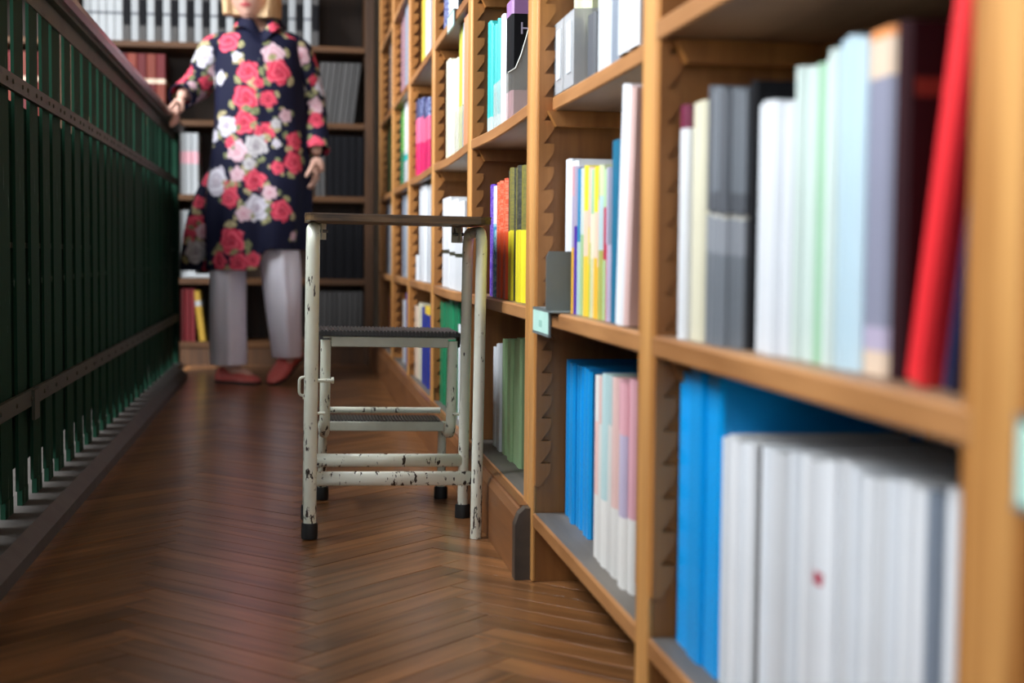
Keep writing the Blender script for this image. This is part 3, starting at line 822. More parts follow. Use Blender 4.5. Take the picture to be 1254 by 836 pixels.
# right edge bay
for i, (yy, c, h) in enumerate(((.640, 'violetgrey', .25), (.610, 'slate', .24), (.585, 'charcoal', .22), (.56, 'white', .23))):
    make_book('book', '%s at the right edge of the photo, beyond the thick post' % ['violet grey book', 'slate blue book', 'charcoal book', 'white book'][i], 'books at the right edge', c, i, 4, .385, yy, LEV[1] + .0004, .024, h, .17, bands=one(cm(c)))

# end wall books (spines face the camera: turned a quarter)
def back_row(desc, st, n, x0, x1, lv, h, d, where, lean=0.0, yy=6.455, h2=None, bands=None, name='book'):
    t = (x1 - x0) / n
    for i in range(n):
        hh = h if h2 is None else h + (h2 - h) * i / max(1, n - 1)
        x = x0 + t * (i + .5)
        z = BZ[lv] + .0004 + (math.sin(abs(lean)) * t / 2 if lean else 0)
        o = make_book(name, '%s, %s from left %s' % (desc, ORD[i + 1], where), '%s row %s' % (desc, where), st, i, n, 0, 0, 0, t * (math.cos(lean)) - .0012, hh, d, bands=bands)
        # spine towards -Y : local -X -> world -Y ; lean about world Y
        o.matrix_world = Matrix.Translation((x, yy, z)) @ Matrix.Rotation(lean, 4, 'Y') @ Matrix.Rotation(math.pi / 2, 4, 'Z')
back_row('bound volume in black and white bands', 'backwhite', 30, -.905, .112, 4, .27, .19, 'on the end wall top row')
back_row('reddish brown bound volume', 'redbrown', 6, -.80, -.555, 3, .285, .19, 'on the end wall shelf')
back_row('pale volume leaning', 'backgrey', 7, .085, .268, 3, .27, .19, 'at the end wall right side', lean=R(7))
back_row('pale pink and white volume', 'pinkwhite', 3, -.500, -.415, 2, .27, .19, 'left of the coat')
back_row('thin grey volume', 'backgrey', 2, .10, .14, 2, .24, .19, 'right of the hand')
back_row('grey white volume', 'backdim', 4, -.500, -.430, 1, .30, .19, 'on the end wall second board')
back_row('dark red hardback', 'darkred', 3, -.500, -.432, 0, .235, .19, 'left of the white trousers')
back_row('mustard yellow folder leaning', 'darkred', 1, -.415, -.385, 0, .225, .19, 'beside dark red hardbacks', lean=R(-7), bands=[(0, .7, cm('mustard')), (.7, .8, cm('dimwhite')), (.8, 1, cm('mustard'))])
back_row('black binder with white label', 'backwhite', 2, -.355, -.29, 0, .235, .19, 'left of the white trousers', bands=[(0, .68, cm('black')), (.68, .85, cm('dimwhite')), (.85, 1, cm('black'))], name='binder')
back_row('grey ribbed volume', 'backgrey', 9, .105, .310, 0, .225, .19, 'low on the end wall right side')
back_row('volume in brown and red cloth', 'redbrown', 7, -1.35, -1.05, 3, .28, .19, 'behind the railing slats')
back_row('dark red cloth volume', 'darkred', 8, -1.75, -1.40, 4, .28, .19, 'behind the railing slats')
SHADE_BLK = [(0, 1, cm('black'))]  # added binders, plain black in place of shade on these shelves
back_row('added black binder for shelf shade', 'black', 5, .145, .312, 2, .27, .19, 'right of the hanging hand', bands=SHADE_BLK, name='binder')
back_row('added black binder for shelf shade', 'black', 5, .10, .312, 1, .29, .19, 'above the ribbed volumes', bands=SHADE_BLK, name='binder')
back_row('added black binder for shelf shade', 'black', 3, -.03, .078, 3, .29, .19, 'behind the shoulder', bands=SHADE_BLK, name='binder')
# flat stacks on the second board
for i in range(2):
    make_book('book', '%s pale paper-bound volume lying flat left of the coat hem' % ['left', 'right'][i], None, 'backdim', 0, 1, 0, 0, 0, .018, .13, .15).matrix_world = Matrix.Translation((-.36 + i * .145, 6.45, BZ[1] + .0105)) @ Matrix.Rotation(math.pi / 2, 4, 'Z') @ Matrix.Rotation(-math.pi / 2, 4, 'X')

# spine detail of the tall black book with purple top: lettering on its cover
blk = [o for o in COL.objects if o.get('label', '').startswith('black book with purple top')][0]
def text_mesh(s, size, name, mat, parent, loc, rot):
    cu = bpy.data.curves.new(name, 'FONT'); cu.body = s; cu.size = size; cu.extrude = 0.0003
    cu.align_x = 'LEFT'
    to = bpy.data.objects.new('tmp', cu); COL.objects.link(to)
    dg = bpy.context.evaluated_depsgraph_get()
    me = bpy.data.meshes.new_from_object(to.evaluated_get(dg)); bpy.data.objects.remove(to)
    me.materials.clear(); me.materials.append(mat)
    o = bpy.data.objects.new(name, me); COL.objects.link(o); o.parent = parent; o.location = loc; o.rotation_euler = rot
    return o
text_mesh('H', .030, 'cover_letter', cm('lilac'), blk, (.014, -.0345, .158), (math.pi / 2, 0, 0))

# ============================================================ FILE BOXES, BOOKEND, LABEL HOLDERS
def translucent(name, col, alpha, rough=0.25):
    m, nt, p = newmat(name)
    p.inputs['Base Color'].default_value = tuple(col) + (1,); p.inputs['Roughness'].default_value = rough
    p.inputs['Alpha'].default_value = alpha
    return m
M_CLEAR = translucent('clear_plastic', (0.75, 0.78, 0.76), 0.26)
M_RIM = plain('plastic_rim', (0.62, 0.64, 0.60), 0.25)
M_SMOKE = translucent('grey_plastic', (0.60, 0.63, 0.67), 0.6)
def file_box(label, x, yn, yf, z, hf, hb, d, mat, group=None):
    t = thing('magazine_file', label, 'file box', (x, (yn + yf) / 2, z), group)
    w = (yf - yn) / 2; g = .0015
    prof = [(0, 0), (0, hf)]
    for k in range(1, 9):      # S-curved rim
        a = k / 8; prof.append((.004 + .075 * a + .0, hf + (hb - hf) * (3 * a * a - 2 * a ** 3)))
    prof += [(d, hb), (d, 0)]
    for sgn in (-1, 1):
        m = MB(); y0 = sgn * w; y1 = sgn * (w - g)
        m.prism(prof, 'y', min(y0, y1), max(y0, y1)); m.build('side_panel', mat, t)
    pts = [(x_, -w + .0005, z_) for x_, z_ in prof[1:-1]]
    MB().tube(pts, .0013, 6).build('rim', M_RIM, t)
    MB().box(0, g, -w + g, w - g, 0, hf).build('front_panel', mat, t)
    MB().box(d - g, d, -w + g, w - g, 0, hb).build('back_panel', mat, t)
    return t
file_box('clear plastic magazine file with curved rim holding white and black books', .374, 2.508, 2.694, LEV[2] - .0045, .088, .285, .225, M_CLEAR)
file_box('low clear plastic file around lime green and purple spines, fourth bay', .371, 3.177, 3.334, LEV[2] - .0045, .10, .16, .22, M_CLEAR)
make_book('journal', 'turquoise journal inside the clear magazine file', None, 'turq', 0, 1, .380, 2.682, LEV[2] + .001 - .0045, .014, .21, .165)
for i, (a, b) in enumerate(((1.985, 2.045), (2.052, 2.110), (1.900, 1.975))):
    pass
M_FRONT = plain('file_front', (0.62, 0.66, 0.72), 0.35)
def slot_file(label, x, yn, yf, z, h, mat):
    t = thing('file_box', label, 'file box', (x, (yn + yf) / 2, z), 'grey file boxes on the second bay third shelf')
    w = (yf - yn) / 2
    prof = [(0, 0), (0, h), (.08, h + .005), (.19, h + .03), (.19, 0)]
    for s in (-1, 1):
        y0, y1 = s * w, s * (w - .002)
        MB().prism(prof, 'y', min(y0, y1), max(y0, y1)).build('side_panel', M_SMOKE, t)
    MB().box(0, .002, -w + .002, w - .002, 0.0, h).build('front_panel', M_SMOKE, t)
    MB().box(-.001, 0, -w * .55, w * .35, 0.02, h - .012).build('card_insert', mat, t)
slot_file('grey plastic file box around cream green files, left one', .386, 2.049, 2.124, LEV[2] + .001, .105, M_FRONT)
slot_file('grey plastic file box around cream green files, right one', .386, 1.969, 2.046, LEV[2] + .001, .105, M_FRONT)

# grey steel bookend
be = thing('bookend', 'grey steel bookend plate standing before the multicoloured magazines', 'bookend', (.40, 1.98, LEV[1]))
M_STEEL = plain('grey_steel', (0.20, 0.235, 0.24), 0.45, metal=0.3)
pp = [(-.048, 0), (-.048, .078), (-.044, .086), (.06, .086), (.064, .08), (.064, 0)]
MB().prism(pp, 'y', -.0012, .0012).build('plate', M_STEEL, be)
MB().box(-.048, .064, -.05, -.0012, 0.0005, .0022).build('foot', M_STEEL, be)

def label_holder(label, y, z, x=XF, w=.135, h=.036):
    t = thing('label_holder', label, 'label holder', (x, y, z), 'label holders clipped on shelf edges')
    MB().box(-.0035, -.001, -w / 2, w / 2, -h, .003).box(-.0035, .055, -w / 2, w / 2, .0008, .003).box(-.0045, -.0035, -w / 2, w / 2, -h, -h + .003).box(-.0045, -.0035, -w / 2, w / 2, 0, .003).build('clip', M_STEEL, t)
    MB().box(-.0042, -.0036, -w / 2 + .003, w / 2 - .003, -h + .004, -.001).build('card', plain('mint_card', (0.50, 0.78, 0.70), 0.5), t)
    MB().box(-.0044, -.0042, -.012, .012, -h * .68, -h * .4).build('print', plain('card_print', (0.30, 0.55, 0.48), 0.6), t)
label_holder('pale green label card in a steel clip, below the grey bookend', 2.045, LEV[1] + .0003)
label_holder('pale green label card on the fourth bay top shelf edge', 3.29, LEV[3] + .0003)
label_holder('large blurred pale green label card at the right edge of the photo', .592, LEV[1] + .0003, w=.135, h=.045)

# ============================================================ STEP STOOL
M_ENAMEL = chipped('cream_enamel', (0.84, 0.87, 0.75), (0.035, 0.025, 0.018), thr=0.63, scale=(95, 95, 34), rough=0.30, low=0.065, dirt=(0.42, 0.40, 0.28))
M_ENAMEL_W = chipped('worn_enamel', (0.84, 0.86, 0.76), (0.030, 0.020, 0.016), thr=0.638, scale=(110, 110, 36), rough=0.35, low=0.07, dirt=(0.42, 0.40, 0.30))
M_RUBBER = plain('black_rubber', (0.012, 0.014, 0.016), 0.55, var=0.2)
M_TREAD = plain('tread_rubber', (0.022, 0.022, 0.022), 0.4, var=0.3)
M_SEATWOOD = wood('worn_seat', (0.025, 0.013, 0.007), (0.26, 0.15, 0.06), 'x', 0.5, 2.2)
SO = Vector((0.17, 2.58, 0.0))
stool = thing('step_stool', 'cream enamelled folding step stool with chipped paint and black rubber treads', 'step stool', tuple(SO))
stool.rotation_euler = (0, R(0.75), 0)
def sp(name, m, mat, par=None):
    m.v = [(a - SO.x, b - SO.y, c) for a, b, c in m.v]
    return m.build(name, mat, par or stool)
RT = 0.0114
XL, XR, YFR, YRE, ZT = 0.0265, 0.3175, 2.492, 2.672, 0.542
for nm, x, mat, yf in (('side_frame', XL, M_ENAMEL, YFR), ('side_frame', XR, M_ENAMEL_W, YFR - .022)):
    z0 = 0.022 if x == XL else 0.0
    m = MB().tube(arc_path([(x, yf, z0), (x, yf, ZT), (x, YRE, ZT), (x, YRE, 0.022)], 0.036, 8), RT if x == XL else .0100, 16)
    sp(nm, m, mat)
def foot(x, y, r=0.0145):
    sp('rubber_foot', MB().lathe([(r * .96, 0.0), (r, .003), (r * .99, .024), (r * .93, .0275)], x, y, 20), M_RUBBER)
foot(XL, YFR); foot(XL, YRE); foot(XR, YRE)
# cross bars (oval)
def oval(x0, x1, y, z, ry, rz, n=16):
    m = MB(); ring = [(y + ry * math.cos(2 * math.pi * k / n), z + rz * math.sin(2 * math.pi * k / n)) for k in range(n)]
    m.prism(ring, 'x', x0, x1, 0, True); return m
sp('cross_bar', oval(XL + .004, XR - .004, YFR + .004, .1045, .006, .0128), M_ENAMEL_W)
sp('cross_bar', oval(XL + .004, XR - .004, YRE - .004, .112, .006, .0125), M_ENAMEL)
# seat: thin worn wooden board in a metal rim
m = MB()
def rrect(x0, x1, y0, y1, r, n=5):
    out = []
    for cx, cy, a0 in ((x1 - r, y1 - r, 0), (x0 + r, y1 - r, 90), (x0 + r, y0 + r, 180), (x1 - r, y0 + r, 270)):
        out += [(cx + r * math.cos(R(a0 + 90 * k / n)), cy + r * math.sin(R(a0 + 90 * k / n))) for k in range(n + 1)]
    return out
seat = sp('seat', MB().prism(rrect(.0125, .3325, 2.445, 2.715, .02), 'z', .5545, .5655), M_SEATWOOD)
sp('seat_rim', MB().prism(rrect(.0115, .3335, 2.4445, 2.716, .021), 'z', .5655, .5675), plain('worn_rim', (0.14, 0.09, 0.06), 0.4, var=0.4, scale=60, metal=0.2), seat)
for x in (XL + .017, XR - .017):
    sp('hinge_bracket', MB().bevbox(x - .0015, x + .0015, YRE - .03, YRE + .02, .525, .5543, .001).bevbox(x - .013, x + .009, YRE + .012, YRE + .0145, .524, .5543, .001), M_ENAMEL)
    sp('bolt', MB().tube([(x - .012, YRE, .54), (x + .012, YRE, .54)], .003, 8), M_STEEL)
# folding step frame behind
TX0, TX1, TY = 0.0555, 0.2985, 2.728
for x in (TX0, TX1):
    m = MB().tube(arc_path([(x, TY, .335), (x, TY, .152), (x, 2.885, .152)], 0.04, 8), .0100, 14)
    sp('step_tube', m, M_ENAMEL)
    m = MB().tube([(x, 2.885, .160), (x, 2.892, .022)], .0088, 14); sp('step_leg', m, M_ENAMEL)
    sp('rubber_foot', MB().lathe([(.0135, 0.0), (.0142, .003), (.014, .022), (.013, .026)], x, 2.892, 20), M_RUBBER)
def ribbed(x0, x1, y0, y1, z0, z1, n):
    m = MB().bevbox(x0, x1, y0, y1, z0, z1 - .0018, .001)
    dx = (x1 - x0 - .008) / n
    for i in range(n):
        xa = x0 + .004 + i * dx
        m.prism([(xa, z1 - .002), (xa + dx * .3, z1 + .0008), (xa + dx * .6, z1 + .0008), (xa + dx * .9, z1 - .002)], 'y', y0 + .001, y1 - .001)
        m.prism([(xa, z0 + .001), (xa, z1 - .001), (xa + dx * .5, z1 - .001), (xa + dx * .5, z0 + .001)], 'y', y0 - .0035, y0 + .001)
    return m
us = sp('upper_step', MB().bevbox(.050, .304, 2.722, 2.880, .338, .3425, .001).bevbox(.066, .289, 2.7165, 2.7205, .3225, .3415, .001).bevbox(.066, .289, 2.878, 2.882, .3225, .3415, .001), plain('grey_enamel', (0.56, 0.59, 0.51), 0.4, var=0.15, scale=25))
sp('tread', ribbed(.0415, .3135, 2.716, 2.885, .3427, .3530, 38), M_TREAD, us)
sp('tread_lip', MB().prism([(2.720, .3430), (2.780, .3430), (2.775, .334), (2.738, .322), (2.730, .324)], 'x', .3105, .3135), M_RUBBER, us)
ls = sp('lower_step', MB().bevbox(.064, .290, 2.792, 2.915, .158, .1625, .001).bevbox(.064, .290, 2.788, 2.792, .1525, .171, .001), plain('grey_enamel', (0.56, 0.59, 0.51), 0.4))
sp('tread', ribbed(.066, .289, 2.7935, 2.897, .1628, .1725, 34), M_TREAD, ls)
sp('back_tube', MB().tube([(.058, 2.908, .181), (.296, 2.908, .181)], .0062, 12), M_ENAMEL)
sp('pivot_rod', MB().tube([(XL, 2.705, .196), (TX0, 2.705, .196)], .003, 8).tube([(TX1, 2.705, .196), (XR, 2.705, .196)], .003, 8), M_ENAMEL)
sp('pivot_bolt', MB().tube([(XL, 2.705, .2585), (TX0 + .014, 2.705, .2585)], .0035, 10).tube([(TX0 + .011, 2.712, .2585), (TX0 + .016, 2.712, .2585)], .006, 10), M_ENAMEL)
lt = sp('latch', MB().tube(arc_path([(XL - .004, 2.60, .2735), (XL - .0205, 2.60, .2735), (XL - .0205, 2.60, .240), (XL - .004, 2.60, .240)], .009, 6), .0026, 8).box(XL - .014, XL - .004, 2.596, 2.604, .234, .243), M_ENAMEL)
sp('latch_plate', MB().box(XL - .006, XL - .0035, 2.497, 2.675, .252, .262), M_ENAMEL, lt)

# ============================================================ PERSON
PO = Vector((-0.14, 5.55, 0.0))
person = thing('person', 'woman in navy rose-print coat and white trousers, one hand on the railing', 'person', tuple(PO))
M_SKIN = plain('skin', (0.62, 0.36, 0.28), 0.6, var=0.08, scale=14)
M_LIP = plain('lips', (0.50, 0.10, 0.11), 0.4)
def skinmesh(chains, root, sub=2):
    """chains: lists of (point, radius); equal points are merged into one skeleton"""
    vs = []; es = []; rad = []
    def idx(p, r):
        for i, q in enumerate(vs):
            if (Vector(q) - Vector(p)).length < 1e-5: return i
        vs.append(tuple(p)); rad.append(r); return len(vs) - 1
    for ch in chains:
        pr = None
        for p, r in ch:
            i = idx(p, r)
            if pr is not None: es.append((pr, i))
            pr = i
    me = bpy.data.meshes.new('tmp'); me.from_pydata(vs, es, []); me.update()
    o = bpy.data.objects.new('tmp', me); COL.objects.link(o)
    o.modifiers.new('s', 'SKIN')
    for i, sv in enumerate(me.skin_vertices[0].data):
        sv.radius = (rad[i], rad[i]) if not isinstance(rad[i], tuple) else rad[i]
        sv.use_root = (i == root)
    md = o.modifiers.new('ss', 'SUBSURF'); md.levels = sub; md.render_levels = sub
    dg = bpy.context.evaluated_depsgraph_get()
    res = bpy.data.meshes.new_from_object(o.evaluated_get(dg))
    bpy.data.objects.remove(o)
    return res
HEAD = Vector((-0.160, 5.515, 1.480))
pel = (-.15, 5.56, .83); che = (-.145, 5.56, 1.12); nb = (-.13, 5.56, 1.315)
wl = (-.422, 5.500, 1.082); wr = (.086, 5.525, .872)
chains = [
 [(pel, .125), ((-.145, 5.56, .97), .105), (che, .115), ((-.135, 5.56, 1.25), .09), (nb, .052), ((-.140, 5.545, 1.39), .050)],
 [((-.135, 5.56, 1.25), .09), ((-.295, 5.565, 1.262), .047), ((-.362, 5.63, 1.135), .038), (wl, .024)],
 [((-.135, 5.56, 1.25), .09), ((.005, 5.57, 1.272), .047), ((.070, 5.60, 1.06), .038), (wr, .024)],
 [(pel, .125), ((-.225, 5.56, .76), .085), ((-.250, 5.54, .45), .052), ((-.255, 5.57, .09), .032), ((-.215, 5.53, .040), .030), ((-.155, 5.49, .028), .018)],
 [(pel, .125), ((-.085, 5.55, .76), .085), ((-.050, 5.50, .46), .050), ((-.012, 5.59, .125), .032), ((-.035, 5.53, .070), .030), ((-.070, 5.455, .028), .018)],
]
parts_me = [skinmesh(chains, 0)]
# hands: palm plus five fingers, each its own chain
def hand(wrist, palm_dir, side, normal, curl, fl=1.0):
    """palm_dir: wrist->knuckles, side: towards the little finger, normal: palm side"""
    w = Vector(wrist); d = Vector(palm_dir).normalized(); s = Vector(side).normalized(); nn = Vector(normal).normalized()
    out = []
    k = w + d * .075
    out.append(skinmesh([[(tuple(w), (.024, .018)), (tuple(w + d * .035), (.034, .016)), (tuple(w + d * .072), (.037, .014))]], 0, 1))
    for i, (off, L) in enumerate(((-.029, .068), (-.010, .076), (.009, .071), (.027, .056))):
        p = w + d * .066 + s * off
        ch = [(tuple(p), .0092)]; a = curl[0]; dd = d
        for j, seg in enumerate((.42, .32, .26)):
            a = curl[j]
            ax = nn
            dd = (dd * math.cos(a) + nn2(dd, nn, s) * math.sin(a)).normalized()
            p = p + dd * L * fl * seg
            ch.append((tuple(p), .0085 - .0009 * j))
        out.append(skinmesh([ch], 0, 1))
    # thumb from the side of the palm near its base
    p = w + d * .022 - s * .024
    t1 = (d * .7 - s * .7 + nn * .25).normalized(); t2 = (d * .9 - s * .2 + nn * .45).normalized()
    out.append(skinmesh([[(tuple(p), .012), (tuple(p + t1 * .034), .0105), (tuple(p + t1 * .034 + t2 * .030), .0092), (tuple(p + t1 * .034 + t2 * .052), .0078)]], 0, 1))
    return out
def nn2(dd, nn, s):
    v = s.cross(dd)
    if v.dot(nn) < 0: v = -v
    # rotate about the knuckle axis, towards the palm side
    return v.normalized()
# hand resting over the rail (fingers drop over its outer side)
parts_me += hand(wl, (-.16, -.22, -1), (.15, 1, -.1), (-1, .15, .1), (.05, .25, .35), .85)
# hanging hand, slightly curled
parts_me += hand(wr, (0.0, -.10, -1), (.25, 1, 0), (-1, -.1, 0), (.22, .30, .25))
# head: sculpted ellipsoid
def headmesh():
    bm = bmesh.new()
    bmesh.ops.create_uvsphere(bm, u_segments=64, v_segments=48, radius=1)
    for v in bm.verts:
        x, y, z = v.co
        # skull + jaw taper
        jaw = max(0, -z)
        wx = .079 * (1 - .34 * jaw ** 1.8)
        wy = .093 * (1 - .20 * jaw ** 1.5)
        X, Y, Z = x * wx, y * wy, z * .112
        if y < 0:
            Y += .010 * jaw * 0  - .006 * jaw
            g = lambda cx, cz, sx, sz: math.exp(-((X - cx) / sx) ** 2 - ((Z - cz) / sz) ** 2)
            f = min(1, -y * 1.4)
            Y -= f * .020 * g(0, -.022, .011, .012)          # nose tip
            Y -= f * .010 * g(0, .002, .008, .022)           # bridge
            Y += f * .009 * (g(-.030, .006, .015, .010) + g(.030, .006, .015, .010))   # eye sockets
            Y -= f * .004 * (g(-.030, .005, .010, .0065) + g(.030, .005, .010, .0065)) # eyelids
            Y -= f * .005 * (g(-.030, .022, .018, .006) + g(.030, .022, .018, .006))   # brows
            Y -= f * .0060 * (g(0, -.050, .020, .0045) + g(0, -.059, .017, .005))      # lips
            Y += f * .003 * g(0, -.0545, .018, .0018)
            Y -= f * .008 * g(0, -.088, .020, .014)          # chin
            Y -= f * .004 * (g(-.038, -.030, .018, .016) + g(.038, -.030, .018, .016)) # cheeks
        # ears
        e = math.exp(-((Z + .008) / .024) ** 2 - ((Y - .006) / .014) ** 2)
        X += (1 if X > 0 else -1) * .012 * e if abs(x) > .5 else 0
        v.co = (X, Y, Z)
    rot = Matrix.Rotation(R(-14), 4, 'Z') @ Matrix.Rotation(R(3), 4, 'X')
    bmesh.ops.transform(bm, matrix=Matrix.Translation(HEAD) @ rot, verts=bm.verts)
    me = bpy.data.meshes.new('tmp'); bm.to_mesh(me); bm.free(); return me, rot
hm, hrot = headmesh()
parts_me.append(hm)
bm = bmesh.new()
for me in parts_me: bm.from_mesh(me)
me = bpy.data.meshes.new('tmp'); bm.to_mesh(me); bm.free()
o = bpy.data.objects.new('tmp', me); COL.objects.link(o)
md = o.modifiers.new('r', 'REMESH'); md.mode = 'VOXEL'; md.voxel_size = 0.0042
md = o.modifiers.new('sm', 'SMOOTH'); md.iterations = 2; md.factor = 0.5
bm_me = bpy.data.meshes.new_from_object(o.evaluated_get(bpy.context.evaluated_depsgraph_get()))
bpy.data.objects.remove(o)
bm_me.name = 'body'
bm_me.materials.clear(); bm_me.materials.append(M_SKIN); bm_me.materials.append(M_LIP)
bm_me.transform(Matrix.Translation(-PO))
n = len(bm_me.polygons)
bm_me.polygons.foreach_set('use_smooth', [True] * n)
inv = (Matrix.Translation(HEAD) @ hrot).inverted()
for pgn in bm_me.polygons:
    c = inv @ (pgn.center + PO)
    pgn.material_index = 1 if (c.y < -.07 and (c.x / .021) ** 2 + ((c.z + .0545) / .0078) ** 2 < 1) else 0
body = bpy.data.objects.new('body', bm_me); COL.objects.link(body); body.parent = person
def eye(x):
    bmx = bmesh.new(); bmesh.ops.create_uvsphere(bmx, u_segments=14, v_segments=10, radius=.0095)
    e = bpy.data.meshes.new('eye'); bmx.to_mesh(e); bmx.free()
    e.materials.append(plain('eye_white', (.75, .73, .70), .2)); e.materials.append(plain('iris', (.05, .08, .10), .2))
    for pg in e.polygons: pg.use_smooth = True; pg.material_index = 1 if pg.center.y < -.0080 else 0
    ob = bpy.data.objects.new('eye', e); COL.objects.link(ob); ob.parent = person
    ob.matrix_local = Matrix.Translation(HEAD - PO) @ hrot @ Matrix.Translation((x, -.0765, .006))
eye(-.030); eye(.030)

# ---- cloth pattern: roses printed on navy, one colour per vertex of the fabric
PAL = {'R': ((.62, .022, .065), (.22, .004, .02), (.86, .15, .22)), 'P': ((.60, .38, .45), (.50, .16, .22), (.75, .60, .66)),
       'W': ((.52, .50, .60), (.30, .20, .28), (.78, .77, .84)), 'G': ((.42, .40, .42), (.20, .16, .20), (.60, .58, .60))}
NAVY = np.array((.006, .007, .026))
def paint(me, flowers, origin):
    n = len(me.vertices); co = np.empty(n * 3); me.vertices.foreach_get('co', co); co = co.reshape(-1, 3) + np.array(origin)
    colr = np.tile(NAVY, (n, 1))
    rs = np.random.RandomState(3)
    for (c, r, kind) in flowers:
        c = np.array(c); d = co - c
        dist = np.sqrt((d ** 2).sum(1)) / r
        sel = dist < 1.8
        if not sel.any(): continue
        idx = np.where(sel)[0]; dd = dist[idx]; th = np.arctan2(d[idx, 2], d[idx, 0] + .4 * d[idx, 1])
        ph = rs.uniform(0, 6.28)
        # leaves
        if kind != 'L':
            for q in range(3):
                la = ph + q * 2.1 + rs.uniform(-.4, .4)
                dl = np.abs((th - la + np.pi) % (2 * np.pi) - np.pi)
                leaf = (dl < .34 * np.sin(np.clip((dd - .95) / .62, 0, 1) * np.pi)) & (dd > .95) & (dd < 1.57)
                g = np.array([(.34, .32, .16), (.22, .24, .12), (.42, .36, .20)][q])
                colr[idx[leaf]] = g * (1 - .4 * (dl[leaf] < .05)[:, None])
        a, b, w = [np.array(x) for x in PAL[kind]]
        edge = 1 + .10 * np.sin(5 * th + ph) + .05 * np.sin(9 * th + 2 * ph)
        ins = dd < edge
        k = idx[ins]; t = dd[ins]; tt = th[ins]
        s = .5 + .5 * np.sin(t * 13 + 2.2 * tt + ph + 1.6 * np.sin(3 * tt))
        col_ = (a[None] * .75 + b[None] * .25) * (1 - s[:, None] * .8) + w[None] * (s[:, None] * .8)
        core = np.clip(1 - t * 2.0, 0, 1)[:, None]
        col_ = col_ * (1 - core * .75) + b[None] * core * .75
        colr[k] = col_
    at = me.color_attributes.new('print', 'FLOAT_COLOR', 'POINT')
    at.data.foreach_set('color', np.concatenate([colr, np.ones((n, 1))], 1).ravel())
M_CLOTH, nt, p = newmat('rose_print_cloth')
va = nt.nodes.new('ShaderNodeVertexColor'); va.layer_name = 'print'
nt.links.new(va.outputs['Color'], p.inputs['Base Color']); p.inputs['Roughness'].default_value = 0.75; p.inputs['Specular IOR Level'].default_value = 0.2
wv = nt.nodes.new('ShaderNodeTexNoise'); wv.inputs['Scale'].default_value = 400
bpn = nt.nodes.new('ShaderNodeBump'); bpn.inputs['Strength'].default_value = .1; bpn.inputs['Distance'].default_value = .001
nt.links.new(wv.outputs['Fac'], bpn.inputs['Height']); nt.links.new(bpn.outputs['Normal'], p.inputs['Normal'])

def loft(rings, nseg, nsub, fold=None, close=True):
    """rings: (z, cx, cy, rx, ry) interpolated smoothly; returns vertex grid and faces"""
    K = np.array(rings, float); m = len(K)
    T = np.linspace(0, m - 1, nsub)
    out = []
    for t in T:
        i = min(int(t), m - 2); u = t - i
        p0, p1, p2, p3 = K[max(i - 1, 0)], K[i], K[i + 1], K[min(i + 2, m - 1)]
        out.append(.5 * ((2 * p1) + (-p0 + p2) * u + (2 * p0 - 5 * p1 + 4 * p2 - p3) * u * u + (-p0 + 3 * p1 - 3 * p2 + p3) * u ** 3))
    verts = []
    for j, (z, cx, cy, rx, ry) in enumerate(out):
        for k in range(nseg):
            a = 2 * math.pi * k / nseg
            f = 1 + (fold(a, j / (nsub - 1)) if fold else 0)
            verts.append((cx + rx * math.cos(a) * f, cy + ry * math.sin(a) * f, z))
    faces = [(j * nseg + k, j * nseg + (k + 1) % nseg, (j + 1) * nseg + (k + 1) % nseg, (j + 1) * nseg + k) for j in range(nsub - 1) for k in range(nseg)]
    return verts, faces
def cloth(name, verts, faces, parent, mat, flowers=None, thick=.003):
    me = bpy.data.meshes.new(name); me.from_pydata([tuple(Vector(v) - PO) for v in verts], [], faces)
    me.polygons.foreach_set('use_smooth', [True] * len(me.polygons)); me.materials.append(mat); me.update()
    if flowers is not None: paint(me, flowers, PO)
    o = bpy.data.objects.new(name, me); COL.objects.link(o); o.parent = parent
    if thick:
        md = o.modifiers.new('thick', 'SOLIDIFY'); md.thickness = thick; md.offset = -1
    return o
FRONT = [(-0.232, 1.36, 0.019, 'R'), (-0.244, 1.291, 0.043, 'R'), (-0.211, 1.23, 0.019, 'W'), (-0.17, 1.174, 0.04, 'R'), (-0.075, 1.24, 0.043, 'P'), (-0.057, 1.177, 0.047, 'R'), (-0.179, 1.075, 0.047, 'R'), (-0.096, 1.074, 0.031, 'R'), (-0.185, 0.985, 0.043, 'R'), (-0.251, 0.974, 0.04, 'W'), (-0.111, 0.95, 0.037, 'R'), (-0.141, 0.898, 0.043, 'G'), (-0.212, 0.879, 0.04, 'P'), (-0.239, 0.914, 0.022, 'R'), (-0.307, 0.937, 0.031, 'W'), (-0.277, 1.153, 0.025, 'W'), (-0.29, 0.766, 0.053, 'W'), (-0.144, 0.769, 0.04, 'R'), (-0.237, 0.74, 0.031, 'R'), (-0.21, 0.792, 0.028, 'P'), (0.006, 0.92, 0.037, 'R'), (0.003, 0.841, 0.043, 'R'), (-0.012, 1.335, 0.031, 'R'), (-0.071, 1.348, 0.025, 'R'), (-0.063, 0.909, 0.016, 'W'), (-0.24, 0.704, 0.037, 'R'), (-0.138, 0.666, 0.047, 'W'), (-0.186, 0.644, 0.028, 'P'), (-0.045, 0.658, 0.04, 'R'), (-0.231, 0.543, 0.05, 'R'), (-0.282, 0.467, 0.037, 'R'), (-0.205, 0.462, 0.037, 'R'), (-0.151, 0.474, 0.028, 'R'), (0.003, 0.564, 0.019, 'P'), (-0.09, 0.724, 0.028, 'P'), (-0.06, 0.818, 0.025, 'R'), (-0.03, 1.015, 0.025, 'P'), (-0.131, 1.133, 0.019, 'R'), (-0.066, 0.984, 0.019, 'G'), (-0.165, 0.832, 0.022, 'G')]
